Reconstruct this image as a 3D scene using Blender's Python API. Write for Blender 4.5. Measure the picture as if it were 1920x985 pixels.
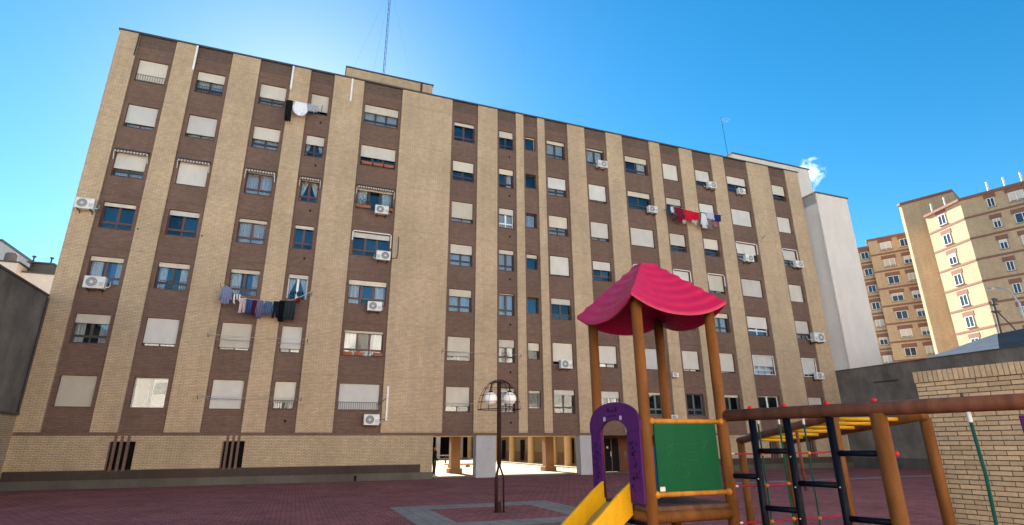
import bpy, bmesh, math, random
from mathutils import Vector, Matrix, Euler
random.seed(7)
R = math.radians
scene = bpy.context.scene
for o in list(bpy.data.objects): bpy.data.objects.remove(o)
C = scene.collection

# ------------------------------------------------------------------ camera
CAM_H = 1.756
cam = bpy.data.cameras.new('Camera'); cam.sensor_width = 36; cam.lens = 19.268
cam.sensor_fit = 'HORIZONTAL'; cam.clip_start = 0.05; cam.clip_end = 2000
co = bpy.data.objects.new('Camera', cam); C.objects.link(co)
def basis(p, y, r):
    cy, sy, cp, sp = math.cos(y), math.sin(y), math.cos(p), math.sin(p)
    F = Vector((sy*cp, cy*cp, sp)); Rt = Vector((cy, -sy, 0)); U = Rt.cross(F)
    return Rt*math.cos(r)+U*math.sin(r), -Rt*math.sin(r)+U*math.cos(r), F
cR, cU, cF = basis(R(18.3296), R(20.817), R(-0.37315))
co.matrix_world = Matrix(((cR.x, cU.x, -cF.x, 0), (cR.y, cU.y, -cF.y, 0), (cR.z, cU.z, -cF.z, CAM_H), (0, 0, 0, 1)))
scene.camera = co

# ------------------------------------------------------------------ sky, sun, exposure
SUN_AZ, SUN_EL = R(-3.0), R(30.5)
world = bpy.data.worlds.new('World'); scene.world = world; world.use_nodes = True
wt = world.node_tree; wn = wt.nodes; wl = wt.links; wn.clear()
sky = wn.new('ShaderNodeTexSky'); sky.sky_type = 'NISHITA'; sky.sun_disc = False
sky.sun_elevation = SUN_EL; sky.sun_rotation = SUN_AZ
sky.air_density = 1.0; sky.dust_density = 0.18; sky.ozone_density = 2.2; sky.altitude = 250
bg = wn.new('ShaderNodeBackground'); bg.inputs['Strength'].default_value = 0.0465
out = wn.new('ShaderNodeOutputWorld')
# one small white cloud low in the sky
tc = wn.new('ShaderNodeTexCoord')
def wvec(op, *a):
    n = wn.new('ShaderNodeVectorMath'); n.operation = op
    for i, v in enumerate(a):
        if isinstance(v, (tuple, list)): n.inputs[i].default_value = v
        else: wl.new(v, n.inputs[i])
    return n
def wmath(op, *a, clamp=False):
    n = wn.new('ShaderNodeMath'); n.operation = op; n.use_clamp = clamp
    for i, v in enumerate(a):
        if isinstance(v, (int, float)): n.inputs[i].default_value = v
        else: wl.new(v, n.inputs[i])
    return n.outputs[0]
def blob(d, k):
    dist = wvec('LENGTH', wvec('MULTIPLY', wvec('SUBTRACT', tc.outputs['Generated'], d).outputs[0], k).outputs[0]).outputs['Value']
    return wmath('SUBTRACT', 1.0, dist)
b1 = blob((0.7215, 0.5635, 0.4025), (36, 36, 29)); b2 = blob((0.7185, 0.552, 0.4245), (55, 55, 170))
nz = wn.new('ShaderNodeTexNoise'); nz.inputs['Scale'].default_value = 38; nz.inputs['Detail'].default_value = 9
nz.inputs['Roughness'].default_value = 0.68; nz.inputs['Distortion'].default_value = 0.6; wl.new(tc.outputs['Generated'], nz.inputs['Vector'])
nn = wmath('MULTIPLY', wmath('SUBTRACT', nz.outputs['Fac'], 0.5), 5.5)
m1 = wmath('MULTIPLY', wmath('ADD', wmath('SUBTRACT', wmath('MULTIPLY', b1, 2.0), 0.55), nn), 0.8, clamp=True)
m1 = wmath('MULTIPLY', m1, wmath('MULTIPLY', b1, 2.2, clamp=True), clamp=True)
m2 = wmath('MULTIPLY', wmath('ADD', wmath('SUBTRACT', wmath('MULTIPLY', b2, 1.6), 0.5), nn), 0.45, clamp=True)
m2 = wmath('MULTIPLY', m2, wmath('MULTIPLY', b2, 2.2, clamp=True), clamp=True)
cm = wmath('MULTIPLY', wmath('MAXIMUM', m1, m2), 0.8, clamp=True)
hs = wn.new('ShaderNodeHueSaturation'); hs.inputs['Saturation'].default_value = 1.40
hs.inputs['Hue'].default_value = 0.488; hs.inputs['Value'].default_value = 1.0
wl.new(sky.outputs[0], hs.inputs['Color'])
mx = wn.new('ShaderNodeMix'); mx.data_type = 'RGBA'
wl.new(cm, mx.inputs[0]); wl.new(hs.outputs[0], mx.inputs[6]); mx.inputs[7].default_value = (9.0, 9.4, 10.0, 1)
wl.new(mx.outputs[2], bg.inputs['Color']); wl.new(bg.outputs[0], out.inputs[0])

sl = bpy.data.lights.new('Sun', 'SUN'); sl.energy = 5.0; sl.angle = R(0.53); sl.color = (1.0, 0.93, 0.82)
so = bpy.data.objects.new('Sun', sl); C.objects.link(so)
sd = Vector((math.sin(SUN_AZ)*math.cos(SUN_EL), math.cos(SUN_AZ)*math.cos(SUN_EL), math.sin(SUN_EL)))
so.rotation_euler = (-sd).to_track_quat('-Z', 'Y').to_euler(); so.location = sd*200

scene.render.engine = 'CYCLES'
vs = scene.view_settings; vs.view_transform = 'Standard'; vs.look = 'None'; vs.gamma = 1.0
vs.use_curve_mapping = False; vs.exposure = 2.27

# ------------------------------------------------------------------ materials
MATS = {}
class NT:
    def __init__(s, name):
        s.m = bpy.data.materials.new(name); s.m.use_nodes = True
        s.t = s.m.node_tree; s.n = s.t.nodes; s.l = s.t.links
        s.b = s.n['Principled BSDF']; s.o = s.n['Material Output']; MATS[name] = s.m
    def new(s, k, **kw):
        n = s.n.new(k)
        for a, v in kw.items(): setattr(n, a, v)
        return n
    def put(s, sock, v):
        if hasattr(v, 'is_linked') or hasattr(v, 'links'): s.l.new(v, sock)
        else: sock.default_value = v
    def math(s, op, *a, clamp=False):
        n = s.new('ShaderNodeMath', operation=op, use_clamp=clamp)
        for i, v in enumerate(a): s.put(n.inputs[i], v)
        return n.outputs[0]
    def mix(s, f, a, b, blend='MIX'):
        n = s.new('ShaderNodeMix', data_type='RGBA', blend_type=blend)
        s.put(n.inputs[0], f); s.put(n.inputs[6], a); s.put(n.inputs[7], b); return n.outputs[2]
    def noise(s, vec, scale, detail=4, rough=0.55):
        n = s.new('ShaderNodeTexNoise'); n.inputs['Scale'].default_value = scale
        n.inputs['Detail'].default_value = detail; n.inputs['Roughness'].default_value = rough
        if vec is not None: s.l.new(vec, n.inputs['Vector'])
        return n.outputs['Fac']
    def pos(s): return s.new('ShaderNodeNewGeometry').outputs['Position']
    def obj(s): return s.new('ShaderNodeTexCoord').outputs['Object']
    def scaled(s, v, k):
        n = s.new('ShaderNodeVectorMath', operation='MULTIPLY'); s.l.new(v, n.inputs[0]); n.inputs[1].default_value = k; return n.outputs[0]
    def range(s, v, a, b, c, d):
        n = s.new('ShaderNodeMapRange'); s.l.new(v, n.inputs[0])
        for i, x in enumerate((a, b, c, d)): n.inputs[i+1].default_value = x
        return n.outputs[0]
    def bump(s, h, strength, dist):
        n = s.new('ShaderNodeBump'); n.inputs['Strength'].default_value = strength; n.inputs['Distance'].default_value = dist
        s.l.new(h, n.inputs['Height']); s.l.new(n.outputs[0], s.b.inputs['Normal'])
    def wallvec(s):
        g = s.new('ShaderNodeNewGeometry'); sp = s.new('ShaderNodeSeparateXYZ'); s.l.new(g.outputs['Position'], sp.inputs[0])
        sn = s.new('ShaderNodeSeparateXYZ'); s.l.new(g.outputs['True Normal'], sn.inputs[0])
        f = s.math('GREATER_THAN', s.math('ABSOLUTE', sn.outputs[0]), 0.7)
        u = s.math('ADD', s.math('MULTIPLY', f, sp.outputs[1]), s.math('MULTIPLY', s.math('SUBTRACT', 1.0, f), sp.outputs[0]))
        c = s.new('ShaderNodeCombineXYZ'); s.l.new(u, c.inputs[0]); s.l.new(sp.outputs[2], c.inputs[1]); return c.outputs[0]
def c4(c): return (c[0], c[1], c[2], 1)

def plain(name, col, rough=0.6, var=0.12, scale=6.0, spec=0.4, metal=0.0, bump=0.0, world=False, rnd=0.0, coat=0.0):
    t = NT(name); v = t.pos() if world else t.obj()
    f = t.range(t.noise(v, scale), 0.3, 0.7, 1-var, 1+var)
    if rnd:
        oi = t.new('ShaderNodeObjectInfo'); f = t.math('MULTIPLY', f, t.range(oi.outputs['Random'], 0, 1, 1-rnd, 1+rnd))
    g = t.new('ShaderNodeCombineColor'); [t.l.new(f, g.inputs[i]) for i in range(3)]
    t.l.new(t.mix(1.0, c4(col), g.outputs[0], 'MULTIPLY'), t.b.inputs['Base Color'])
    t.b.inputs['Roughness'].default_value = rough; t.b.inputs['Specular IOR Level'].default_value = spec
    t.b.inputs['Metallic'].default_value = metal; t.b.inputs['Coat Weight'].default_value = coat
    if bump: t.bump(t.noise(v, scale*6, 5), bump, 0.01)
    return t.m

def brick(name, c1, c2, mortar, bw=0.26, rh=0.072, ms=0.013, big=0.10, streak=0.045, bumps=0.6, rough=0.85, floor_line=0.07):
    t = NT(name); v = t.wallvec()
    b = t.new('ShaderNodeTexBrick'); t.l.new(v, b.inputs['Vector'])
    b.inputs['Color1'].default_value = c4(c1); b.inputs['Color2'].default_value = c4(c2); b.inputs['Mortar'].default_value = c4(mortar)
    b.inputs['Scale'].default_value = 1; b.inputs['Brick Width'].default_value = bw; b.inputs['Row Height'].default_value = rh
    b.inputs['Mortar Size'].default_value = ms; b.inputs['Mortar Smooth'].default_value = 0.3; b.inputs['Bias'].default_value = 0.0
    p = t.pos()
    f1 = t.range(t.noise(p, 0.35, 5), 0.3, 0.7, 1-big, 1+big)
    f2 = t.range(t.noise(t.scaled(p, (2.2, 2.2, 0.12)), 1.0, 5), 0.35, 0.65, 1-streak, 1+streak*0.6)
    f3 = t.range(t.noise(t.scaled(p, (3.0, 3.0, 14.0)), 1.0, 3), 0.3, 0.7, 0.88, 1.12)
    sz_ = t.new('ShaderNodeSeparateXYZ'); t.l.new(p, sz_.inputs[0])
    zf = t.math('FRACT', t.math('DIVIDE', t.math('ADD', sz_.outputs[2], 0.55+2.9*2), 2.9))
    f4 = t.range(t.math('LESS_THAN', zf, 0.045), 0, 1, 1.0, 1-floor_line)
    f5 = t.range(t.noise(t.scaled(p, (7.0, 7.0, 0.35)), 1.0, 4), 0.55, 0.75, 1.0, 1-streak*2.2)
    f6 = t.range(t.noise(p, 3.2, 6, 0.7), 0.3, 0.7, 0.92, 1.08)
    f = t.math('MULTIPLY', t.math('MULTIPLY', t.math('MULTIPLY', f1, f2), f3), t.math('MULTIPLY', t.math('MULTIPLY', f4, f5), f6))
    g = t.new('ShaderNodeCombineColor'); [t.l.new(f, g.inputs[i]) for i in range(3)]
    t.l.new(t.mix(1.0, b.outputs['Color'], g.outputs[0], 'MULTIPLY'), t.b.inputs['Base Color'])
    t.b.inputs['Roughness'].default_value = rough; t.b.inputs['Specular IOR Level'].default_value = 0.25
    t.bump(t.math('SUBTRACT', 1.0, b.outputs['Fac']), bumps, 0.012)
    return t.m

LIGHT = brick('light_brick', (0.58, 0.43, 0.28), (0.52, 0.382, 0.245), (0.32, 0.235, 0.152))
DARK = brick('dark_brick', (0.192, 0.114, 0.084), (0.16, 0.098, 0.072), (0.122, 0.08, 0.062), bumps=0.3)
DARKV = brick('dark_brick_soldier', (0.15, 0.10, 0.078), (0.12, 0.082, 0.065), (0.085, 0.06, 0.05), bw=0.08, rh=0.26, bumps=0.3)
BASEB = brick('base_brick', (0.54, 0.415, 0.265), (0.475, 0.36, 0.225), (0.25, 0.185, 0.125))
TOWB = brick('tower_brick', (0.50, 0.362, 0.228), (0.46, 0.33, 0.20), (0.34, 0.26, 0.18), ms=0.006, streak=0.05, bumps=0.1, floor_line=0)
TOWR = plain('tower_band', (0.22, 0.105, 0.075), 0.85, world=True)

def render_wall(name, col, stain=0.3, rough=0.9):
    t = NT(name); p = t.pos()
    a = t.range(t.noise(p, 0.4, 6, 0.6), 0.3, 0.7, 1-stain, 1+stain*0.5)
    b = t.range(t.noise(t.scaled(p, (0.9, 0.9, 0.45)), 1.0, 7, 0.7), 0.36, 0.64, 1-stain*0.8, 1.05)
    c = t.range(t.noise(p, 9, 5), 0.3, 0.7, 0.93, 1.07)
    f = t.math('MULTIPLY', t.math('MULTIPLY', a, b), c)
    g = t.new('ShaderNodeCombineColor'); [t.l.new(f, g.inputs[i]) for i in range(3)]
    t.l.new(t.mix(1.0, c4(col), g.outputs[0], 'MULTIPLY'), t.b.inputs['Base Color'])
    t.b.inputs['Roughness'].default_value = rough; t.b.inputs['Specular IOR Level'].default_value = 0.2
    t.bump(t.noise(p, 40, 4), 0.25, 0.01); return t.m
GREYW = render_wall('grey_render', (0.22, 0.20, 0.175), 0.42)
MORTR = render_wall('wall_mortar', (0.10, 0.075, 0.05), 0.1)
GREYD = render_wall('dark_concrete', (0.115, 0.105, 0.10))
CONC = render_wall('plinth_concrete', (0.115, 0.105, 0.085), 0.25)
PLINTH = render_wall('plinth_brown', (0.068, 0.05, 0.04), 0.2)
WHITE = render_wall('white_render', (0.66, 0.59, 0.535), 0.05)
GREYP = render_wall('grey_paint_and_shade', (0.44, 0.43, 0.43), 0.06)  # plain pale grey; on the white gable's side it is painted shade
PILLAR = render_wall('pillar_render', (0.42, 0.41, 0.42), 0.1)
CREAMW = render_wall('white_cream_render', (0.74, 0.66, 0.57), 0.08)
CREAM = render_wall('cream_render', (0.36, 0.255, 0.14), 0.1)
SOFF = render_wall('soffit_render', (0.42, 0.31, 0.19), 0.1)
BROWNCOL = render_wall('column_render', (0.27, 0.15, 0.082), 0.12)
PORTAL = render_wall('portal_tile', (0.15, 0.06, 0.035), 0.2)
COPING = plain('coping_metal', (0.07, 0.065, 0.065), 0.5, world=True)
ROOFG = plain('roof_grey', (0.84, 0.68, 0.56), 0.95, world=True, scale=1.5, spec=0.05)
ROOFD = plain('roof_dark', (0.09, 0.09, 0.095), 0.8, world=True, scale=1.5)
BLACK = plain('black_void', (0.012, 0.011, 0.011), 0.9, spec=0.1)
DARKMET = plain('dark_metal', (0.035, 0.03, 0.03), 0.5)

def shutter(name, col):
    t = NT(name); p = t.pos()
    w = t.new('ShaderNodeTexWave', wave_type='BANDS', bands_direction='Z', wave_profile='SIN')
    w.inputs['Scale'].default_value = 6.2832/ (20*0.05) ; w.inputs['Distortion'].default_value = 0
    t.l.new(p, w.inputs['Vector'])
    oi = t.new('ShaderNodeObjectInfo')
    f = t.math('MULTIPLY', t.range(t.noise(t.scaled(p, (2, 2, 1.2)), 1.0, 4), 0.3, 0.7, 0.92, 1.06), t.range(oi.outputs['Random'], 0, 1, 0.84, 1.10))
    f = t.math('MULTIPLY', f, t.range(w.outputs['Fac'], 0, 0.25, 0.84, 1.0))
    tint = t.mix(t.range(t.math('FRACT', t.math('MULTIPLY', oi.outputs['Random'], 7.31)), 0, 1, 0, 1), c4(col), (0.60, 0.585, 0.55, 1))
    g = t.new('ShaderNodeCombineColor'); [t.l.new(f, g.inputs[i]) for i in range(3)]
    t.l.new(t.mix(1.0, tint, g.outputs[0], 'MULTIPLY'), t.b.inputs['Base Color'])
    t.b.inputs['Roughness'].default_value = 0.5; t.bump(w.outputs['Fac'], 0.5, 0.01); return t.m
SHUT = shutter('shutter_cream', (0.62, 0.55, 0.43))
SHUTG = shutter('shutter_grey', (0.42, 0.41, 0.38))

def glass(name, tint=(0.03, 0.035, 0.045), fac=0.065):
    t = NT(name); t.n.remove(t.b)
    tr = t.new('ShaderNodeBsdfTransparent'); tr.inputs[0].default_value = (0.80, 0.83, 0.84, 1)
    gl = t.new('ShaderNodeBsdfGlossy'); gl.inputs['Roughness'].default_value = 0.015; gl.inputs[0].default_value = (0.95, 0.97, 1, 1)
    p = t.pos(); bp = t.new('ShaderNodeBump'); bp.inputs['Strength'].default_value = 0.04; bp.inputs['Distance'].default_value = 0.05
    t.l.new(t.noise(p, 1.3, 1), bp.inputs['Height']); t.l.new(bp.outputs[0], gl.inputs['Normal'])
    lw = t.new('ShaderNodeLayerWeight'); lw.inputs[0].default_value = 0.12
    oi = t.new('ShaderNodeObjectInfo'); f0 = t.range(oi.outputs['Random'], 0, 1, fac*0.45, fac*1.5)
    f = t.math('ADD', f0, t.math('MULTIPLY', lw.outputs['Fresnel'], 0.9), clamp=True)
    m = t.new('ShaderNodeMixShader'); t.l.new(f, m.inputs[0]); t.l.new(tr.outputs[0], m.inputs[1]); t.l.new(gl.outputs[0], m.inputs[2])
    t.l.new(m.outputs[0], t.o.inputs[0]); return t.m
GLASS = glass('window_glass')
GLASSM = glass('mirror_glass', fac=0.11)

def cloth(name, col, rough=0.9, var=0.15, stripes=None, trans=0.0):
    t = NT(name); v = t.obj()
    f = t.range(t.noise(v, 14, 3), 0.3, 0.7, 1-var, 1+var)
    g = t.new('ShaderNodeCombineColor'); [t.l.new(f, g.inputs[i]) for i in range(3)]
    base = c4(col)
    if stripes:
        w = t.new('ShaderNodeTexWave', wave_type='BANDS', bands_direction='X'); w.inputs['Scale'].default_value = stripes[1]
        t.l.new(v, w.inputs['Vector']); base = t.mix(t.math('GREATER_THAN', w.outputs['Fac'], 0.5), c4(col), c4(stripes[0]))
    t.l.new(t.mix(1.0, base, g.outputs[0], 'MULTIPLY'), t.b.inputs['Base Color'])
    t.b.inputs['Roughness'].default_value = rough; t.b.inputs['Specular IOR Level'].default_value = 0.1
    if trans: t.b.inputs['Transmission Weight'].default_value = trans
    return t.m
LACE = cloth('lace_curtain', (0.66, 0.68, 0.70), stripes=((0.50, 0.53, 0.57), 5.0))
DRAPE = cloth('white_drape', (0.74, 0.74, 0.73))
BLUEC = cloth('blue_drape', (0.10, 0.18, 0.38))
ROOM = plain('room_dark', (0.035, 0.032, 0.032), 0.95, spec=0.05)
FBROWN = plain('frame_brown', (0.115, 0.048, 0.036), 0.45)
FDARK = plain('frame_dark', (0.055, 0.042, 0.04), 0.45)
FWHITE = plain('frame_white', (0.74, 0.74, 0.73), 0.35)
FGREY = plain('frame_aluminium', (0.45, 0.46, 0.46), 0.35, metal=0.3)
FTEAL = plain('frame_teal_grey', (0.10, 0.14, 0.15), 0.4)
ACW = plain('ac_white', (0.66, 0.65, 0.62), 0.4, rnd=0.12)
ACG = plain('ac_grille', (0.07, 0.075, 0.08), 0.5)
ACGL = plain('ac_side', (0.52, 0.52, 0.50), 0.45, rnd=0.1)
WDUCT = plain('white_duct', (0.78, 0.77, 0.74), 0.4)
TERRA = plain('terracotta', (0.30, 0.10, 0.055), 0.8)
LEAFD = plain('leaf_dark', (0.035, 0.06, 0.025), 0.7, var=0.4, scale=20)

def paving(name, c1, c2, mortar, bw, rh, ms, big=0.18, off=0.5):
    t = NT(name); p = t.pos()
    b = t.new('ShaderNodeTexBrick'); t.l.new(p, b.inputs['Vector']); b.offset = off
    b.inputs['Color1'].default_value = c4(c1); b.inputs['Color2'].default_value = c4(c2); b.inputs['Mortar'].default_value = c4(mortar)
    b.inputs['Scale'].default_value = 1; b.inputs['Brick Width'].default_value = bw; b.inputs['Row Height'].default_value = rh
    b.inputs['Mortar Size'].default_value = ms; b.inputs['Mortar Smooth'].default_value = 0.3
    f = t.math('MULTIPLY', t.range(t.noise(p, 0.55, 6, 0.6), 0.3, 0.7, 1-big, 1+big), t.range(t.noise(p, 6, 5), 0.3, 0.7, 0.87, 1.13))
    f = t.math('MULTIPLY', f, t.range(t.noise(p, 1.9, 7, 0.65), 0.54, 0.68, 1.0, 0.74))
    g = t.new('ShaderNodeCombineColor'); [t.l.new(f, g.inputs[i]) for i in range(3)]
    t.l.new(t.mix(1.0, b.outputs['Color'], g.outputs[0], 'MULTIPLY'), t.b.inputs['Base Color'])
    t.b.inputs['Roughness'].default_value = 0.85; t.b.inputs['Specular IOR Level'].default_value = 0.12
    t.bump(t.math('ADD', t.math('SUBTRACT', 1.0, b.outputs['Fac']), t.noise(p, 30, 3)), 0.35, 0.008)
    return t.m
PAVE = paving('maroon_paving', (0.36, 0.118, 0.108), (0.275, 0.092, 0.088), (0.10, 0.045, 0.046), 0.25, 0.25, 0.013, 0.24)
BAND = paving('grey_paving', (0.30, 0.258, 0.222), (0.255, 0.22, 0.192), (0.12, 0.105, 0.10), 0.4, 0.4, 0.008, 0.1, 0.0)
PLAZA = paving('cream_paving', (0.36, 0.295, 0.195), (0.32, 0.26, 0.17), (0.22, 0.18, 0.12), 0.4, 0.4, 0.01, 0.06)
GROUND = paving('ground_asphalt', (0.30, 0.27, 0.24), (0.28, 0.25, 0.22), (0.24, 0.21, 0.19), 0.6, 0.6, 0.01, 0.15)

def paint(name, col, rough=0.4, wear=0.34, bump=0.2, coat=0.15):
    t = NT(name); v = t.pos()
    f = t.math('MULTIPLY', t.range(t.noise(t.scaled(v, (8, 8, 1.5)), 1.0, 5), 0.3, 0.7, 1-wear, 1+wear*0.7), t.range(t.noise(v, 60, 3), 0.3, 0.7, 0.93, 1.07))
    g = t.new('ShaderNodeCombineColor'); [t.l.new(f, g.inputs[i]) for i in range(3)]
    t.l.new(t.mix(1.0, c4(col), g.outputs[0], 'MULTIPLY'), t.b.inputs['Base Color'])
    r = t.range(t.noise(v, 18, 4), 0.3, 0.7, rough-0.08, rough+0.15); t.l.new(r, t.b.inputs['Roughness'])
    t.b.inputs['Specular IOR Level'].default_value = 0.30 if name == 'roof_red' else 0.10; t.bump(t.noise(v, 45, 4), bump, 0.004); return t.m
ORANGE = paint('post_orange', (0.158, 0.062, 0.017), 0.55)
BEAMB = paint('beam_brown', (0.165, 0.068, 0.040), 0.45)
REDP = paint('roof_red', (0.36, 0.006, 0.058), 0.38, 0.1, 0.04, 0.3)
PURP = paint('panel_purple', (0.075, 0.014, 0.105), 0.5, 0.15)
YELL = paint('slide_yellow', (0.68, 0.36, 0.012), 0.35, 0.1, 0.05)
YELB = paint('slide_bed', (0.33, 0.24, 0.085), 0.35, 0.2)
GREEN = paint('board_green', (0.004, 0.075, 0.030), 0.5, 0.12, 0.05, 0)
NAVY = paint('ladder_navy', (0.003, 0.0045, 0.011), 0.45, 0.2)
BLUEP = paint('panel_blue', (0.012, 0.05, 0.22), 0.4)
RAILY = paint('rail_yellow', (0.44, 0.19, 0.03), 0.45)
PLANK = paint('deck_plank', (0.115, 0.062, 0.045), 0.7, 0.35, 0.3, 0)
ROPER = paint('rope_red', (0.30, 0.02, 0.06), 0.8, 0.2, 0.3, 0)
ROPEG = paint('rope_green', (0.008, 0.075, 0.055), 0.8, 0.2, 0.3, 0)
KNOT = paint('knot_orange', (0.55, 0.22, 0.03), 0.4)
CAPR = paint('cap_red', (0.5, 0.02, 0.03), 0.35)
CHALK = paint('chalk', (0.030, 0.110, 0.045), 0.9, 0.3, 0, 0)
PURPD = paint('engraving_purple', (0.03, 0.007, 0.05), 0.6)
STEEL = plain('steel', (0.5, 0.5, 0.5), 0.35, metal=0.8)
RUST = plain('lamp_rust_brown', (0.030, 0.012, 0.011), 0.7, var=0.3, scale=12, bump=0.2, spec=0.15)
GLOBE = plain('globe_opal', (0.86, 0.84, 0.84), 0.25, var=0.04)
STICK = plain('sticker_white', (0.55, 0.56, 0.55), 0.5)

# ------------------------------------------------------------------ mesh helpers
class MB:
    def __init__(s, off=(0, 0, 0)): s.v = []; s.f = []; s.o = Vector(off)
    def add(s, vs, fs):
        b = len(s.v); s.v += [tuple(Vector(q)-s.o) for q in vs]; s.f += [tuple(i+b for i in q) for q in fs]; return s
    def box(s, x0, x1, y0, y1, z0, z1):
        return s.add([(x0,y0,z0),(x1,y0,z0),(x1,y1,z0),(x0,y1,z0),(x0,y0,z1),(x1,y0,z1),(x1,y1,z1),(x0,y1,z1)],
            [(0,3,2,1),(4,5,6,7),(0,1,5,4),(1,2,6,5),(2,3,7,6),(3,0,4,7)])
    def obox(s, P, a, b, c, ra, rb, rc):
        P, a, b, c = Vector(P), Vector(a), Vector(b), Vector(c); vs = []
        for z in rc:
            for (i, j) in ((0,0),(1,0),(1,1),(0,1)): vs.append(P+a*ra[i]+b*rb[j]+c*z)
        fs = [(0,3,2,1),(4,5,6,7),(0,1,5,4),(1,2,6,5),(2,3,7,6),(3,0,4,7)]
        if a.cross(b).dot(c) < 0: fs = [q[::-1] for q in fs]
        return s.add(vs, fs)
    def tube(s, p0, p1, r0, r1=None, n=12, caps=True):
        return s.path([p0, p1], [r0, r0 if r1 is None else r1], n, caps)
    def path(s, pts, rads, n=10, caps=True):
        pts = [Vector(p) for p in pts]
        if isinstance(rads, (int, float)): rads = [rads]*len(pts)
        vs = []; ref = None
        for i, p in enumerate(pts):
            d = (pts[min(i+1, len(pts)-1)]-pts[max(i-1, 0)]).normalized()
            if ref is None: ref = d.orthogonal().normalized()
            ref = (ref-d*ref.dot(d)).normalized(); q = d.cross(ref)
            for k in range(n):
                a = 2*math.pi*k/n; vs.append(p+(ref*math.cos(a)+q*math.sin(a))*rads[i])
        fs = []
        for i in range(len(pts)-1):
            for k in range(n): fs.append((i*n+k, i*n+(k+1) % n, (i+1)*n+(k+1) % n, (i+1)*n+k))
        if caps: fs.append(tuple(range(n))[::-1]); fs.append(tuple((len(pts)-1)*n+k for k in range(n)))
        return s.add(vs, fs)
    def sphere(s, c, r, n=16, m=10, sz=1.0):
        c = Vector(c); vs = [c+Vector((0,0,r*sz))]; fs = []
        for i in range(1, m):
            t = math.pi*i/m
            for k in range(n):
                a = 2*math.pi*k/n; vs.append(c+Vector((r*math.sin(t)*math.cos(a), r*math.sin(t)*math.sin(a), r*sz*math.cos(t))))
        vs.append(c-Vector((0,0,r*sz))); L = len(vs)-1
        for k in range(n): fs.append((0, 1+k, 1+(k+1) % n)); fs.append((L, 1+(m-2)*n+(k+1) % n, 1+(m-2)*n+k))
        for i in range(m-2):
            for k in range(n): a = 1+i*n; fs.append((a+k, a+n+k, a+n+(k+1) % n, a+(k+1) % n))
        return s.add(vs, fs)
    def prism(s, poly, z0, z1):
        n = len(poly)
        A = sum(poly[i][0]*poly[(i+1) % n][1]-poly[(i+1) % n][0]*poly[i][1] for i in range(n))
        if A < 0: poly = poly[::-1]
        return s.add([(x, y, z0) for x, y in poly]+[(x, y, z1) for x, y in poly],
            [tuple(range(n))[::-1], tuple(range(n, 2*n))]+[(i, (i+1) % n, n+(i+1) % n, n+i) for i in range(n)])
    def ring(s, c, ax, r0, r1, t, n=24):   # flat ring facing axis ax
        c, ax = Vector(c), Vector(ax).normalized(); u = ax.orthogonal().normalized(); w = ax.cross(u); vs = []; fs = []
        for k in range(n):
            a = 2*math.pi*k/n; d = u*math.cos(a)+w*math.sin(a)
            vs += [c+d*r0, c+d*r1, c+d*r1+ax*t, c+d*r0+ax*t]
        for k in range(n):
            a, b = 4*k, 4*((k+1) % n)
            for i in range(4): fs.append((a+i, a+(i+1) % 4, b+(i+1) % 4, b+i))
        return s.add(vs, fs)
    def grid(s, fn, nu, nv):
        vs = [fn(i/nu, j/nv) for j in range(nv+1) for i in range(nu+1)]
        return s.add(vs, [(j*(nu+1)+i, j*(nu+1)+i+1, (j+1)*(nu+1)+i+1, (j+1)*(nu+1)+i) for j in range(nv) for i in range(nu)])
    def build(s, name, mat, parent=None, loc=(0,0,0), smooth=False, bevel=0.0, solid=0.0):
        me = bpy.data.meshes.new(name); me.from_pydata(s.v, [], s.f); me.materials.append(mat)
        if smooth: me.polygons.foreach_set('use_smooth', [True]*len(me.polygons))
        me.update(); o = bpy.data.objects.new(name, me); C.objects.link(o); o.location = loc; o.parent = parent
        if solid:
            m = o.modifiers.new('solid', 'SOLIDIFY'); m.thickness = solid; m.offset = 0
        if bevel:
            m = o.modifiers.new('bevel', 'BEVEL'); m.width = bevel; m.segments = 2; m.limit_method = 'ANGLE'; m.angle_limit = R(40)
        return o
def empty(name, loc, label=None, cat=None, group=None):
    o = bpy.data.objects.new(name, None); C.objects.link(o); o.location = loc; o.empty_display_size = 0.2
    return tag(o, label, cat, group)
def tag(o, label=None, cat=None, group=None, kind=None):
    if label: o['label'] = label
    if cat: o['category'] = cat
    if group: o['group'] = group
    if kind: o['kind'] = kind
    return o
def copy_tree(o, parent=None):
    c = o.copy(); C.objects.link(c); c.parent = parent
    for ch in list(o.children): copy_tree(ch, c)
    return c
def B(*a): return MB().box(*a)

# ================================================================== SETTING
YF = 31.0            # facade plane
def struct(o): return tag(o, kind='structure')
struct(B(-600, 600, -600, 600, -0.30, -0.012).build('ground', GROUND))
struct(B(-11.45, 38.2, -14, 31.9, -0.2, 0.0).build('paving', PAVE))
pl = MB()
for a in ((2.85, 7.85, 16.85, 17.8), (2.85, 7.85, 12.8, 13.75), (2.85, 3.8, 13.75, 16.85), (6.9, 7.85, 13.75, 16.85)): pl.box(*a, 0.0005, 0.005)
struct(pl.build('paving_band', BAND))
struct(B(17.0, 38.1, 21.2, 21.9, 0.0005, 0.005).build('paving_band', BAND))
struct(B(7.18, 60, 31.9, 90, -0.2, 0.002).build('plaza_paving', PLAZA))
st = struct(B(19.6, 40, 38.0, 90, 0.002, 0.10).build('plaza_step', PLAZA))

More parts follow.
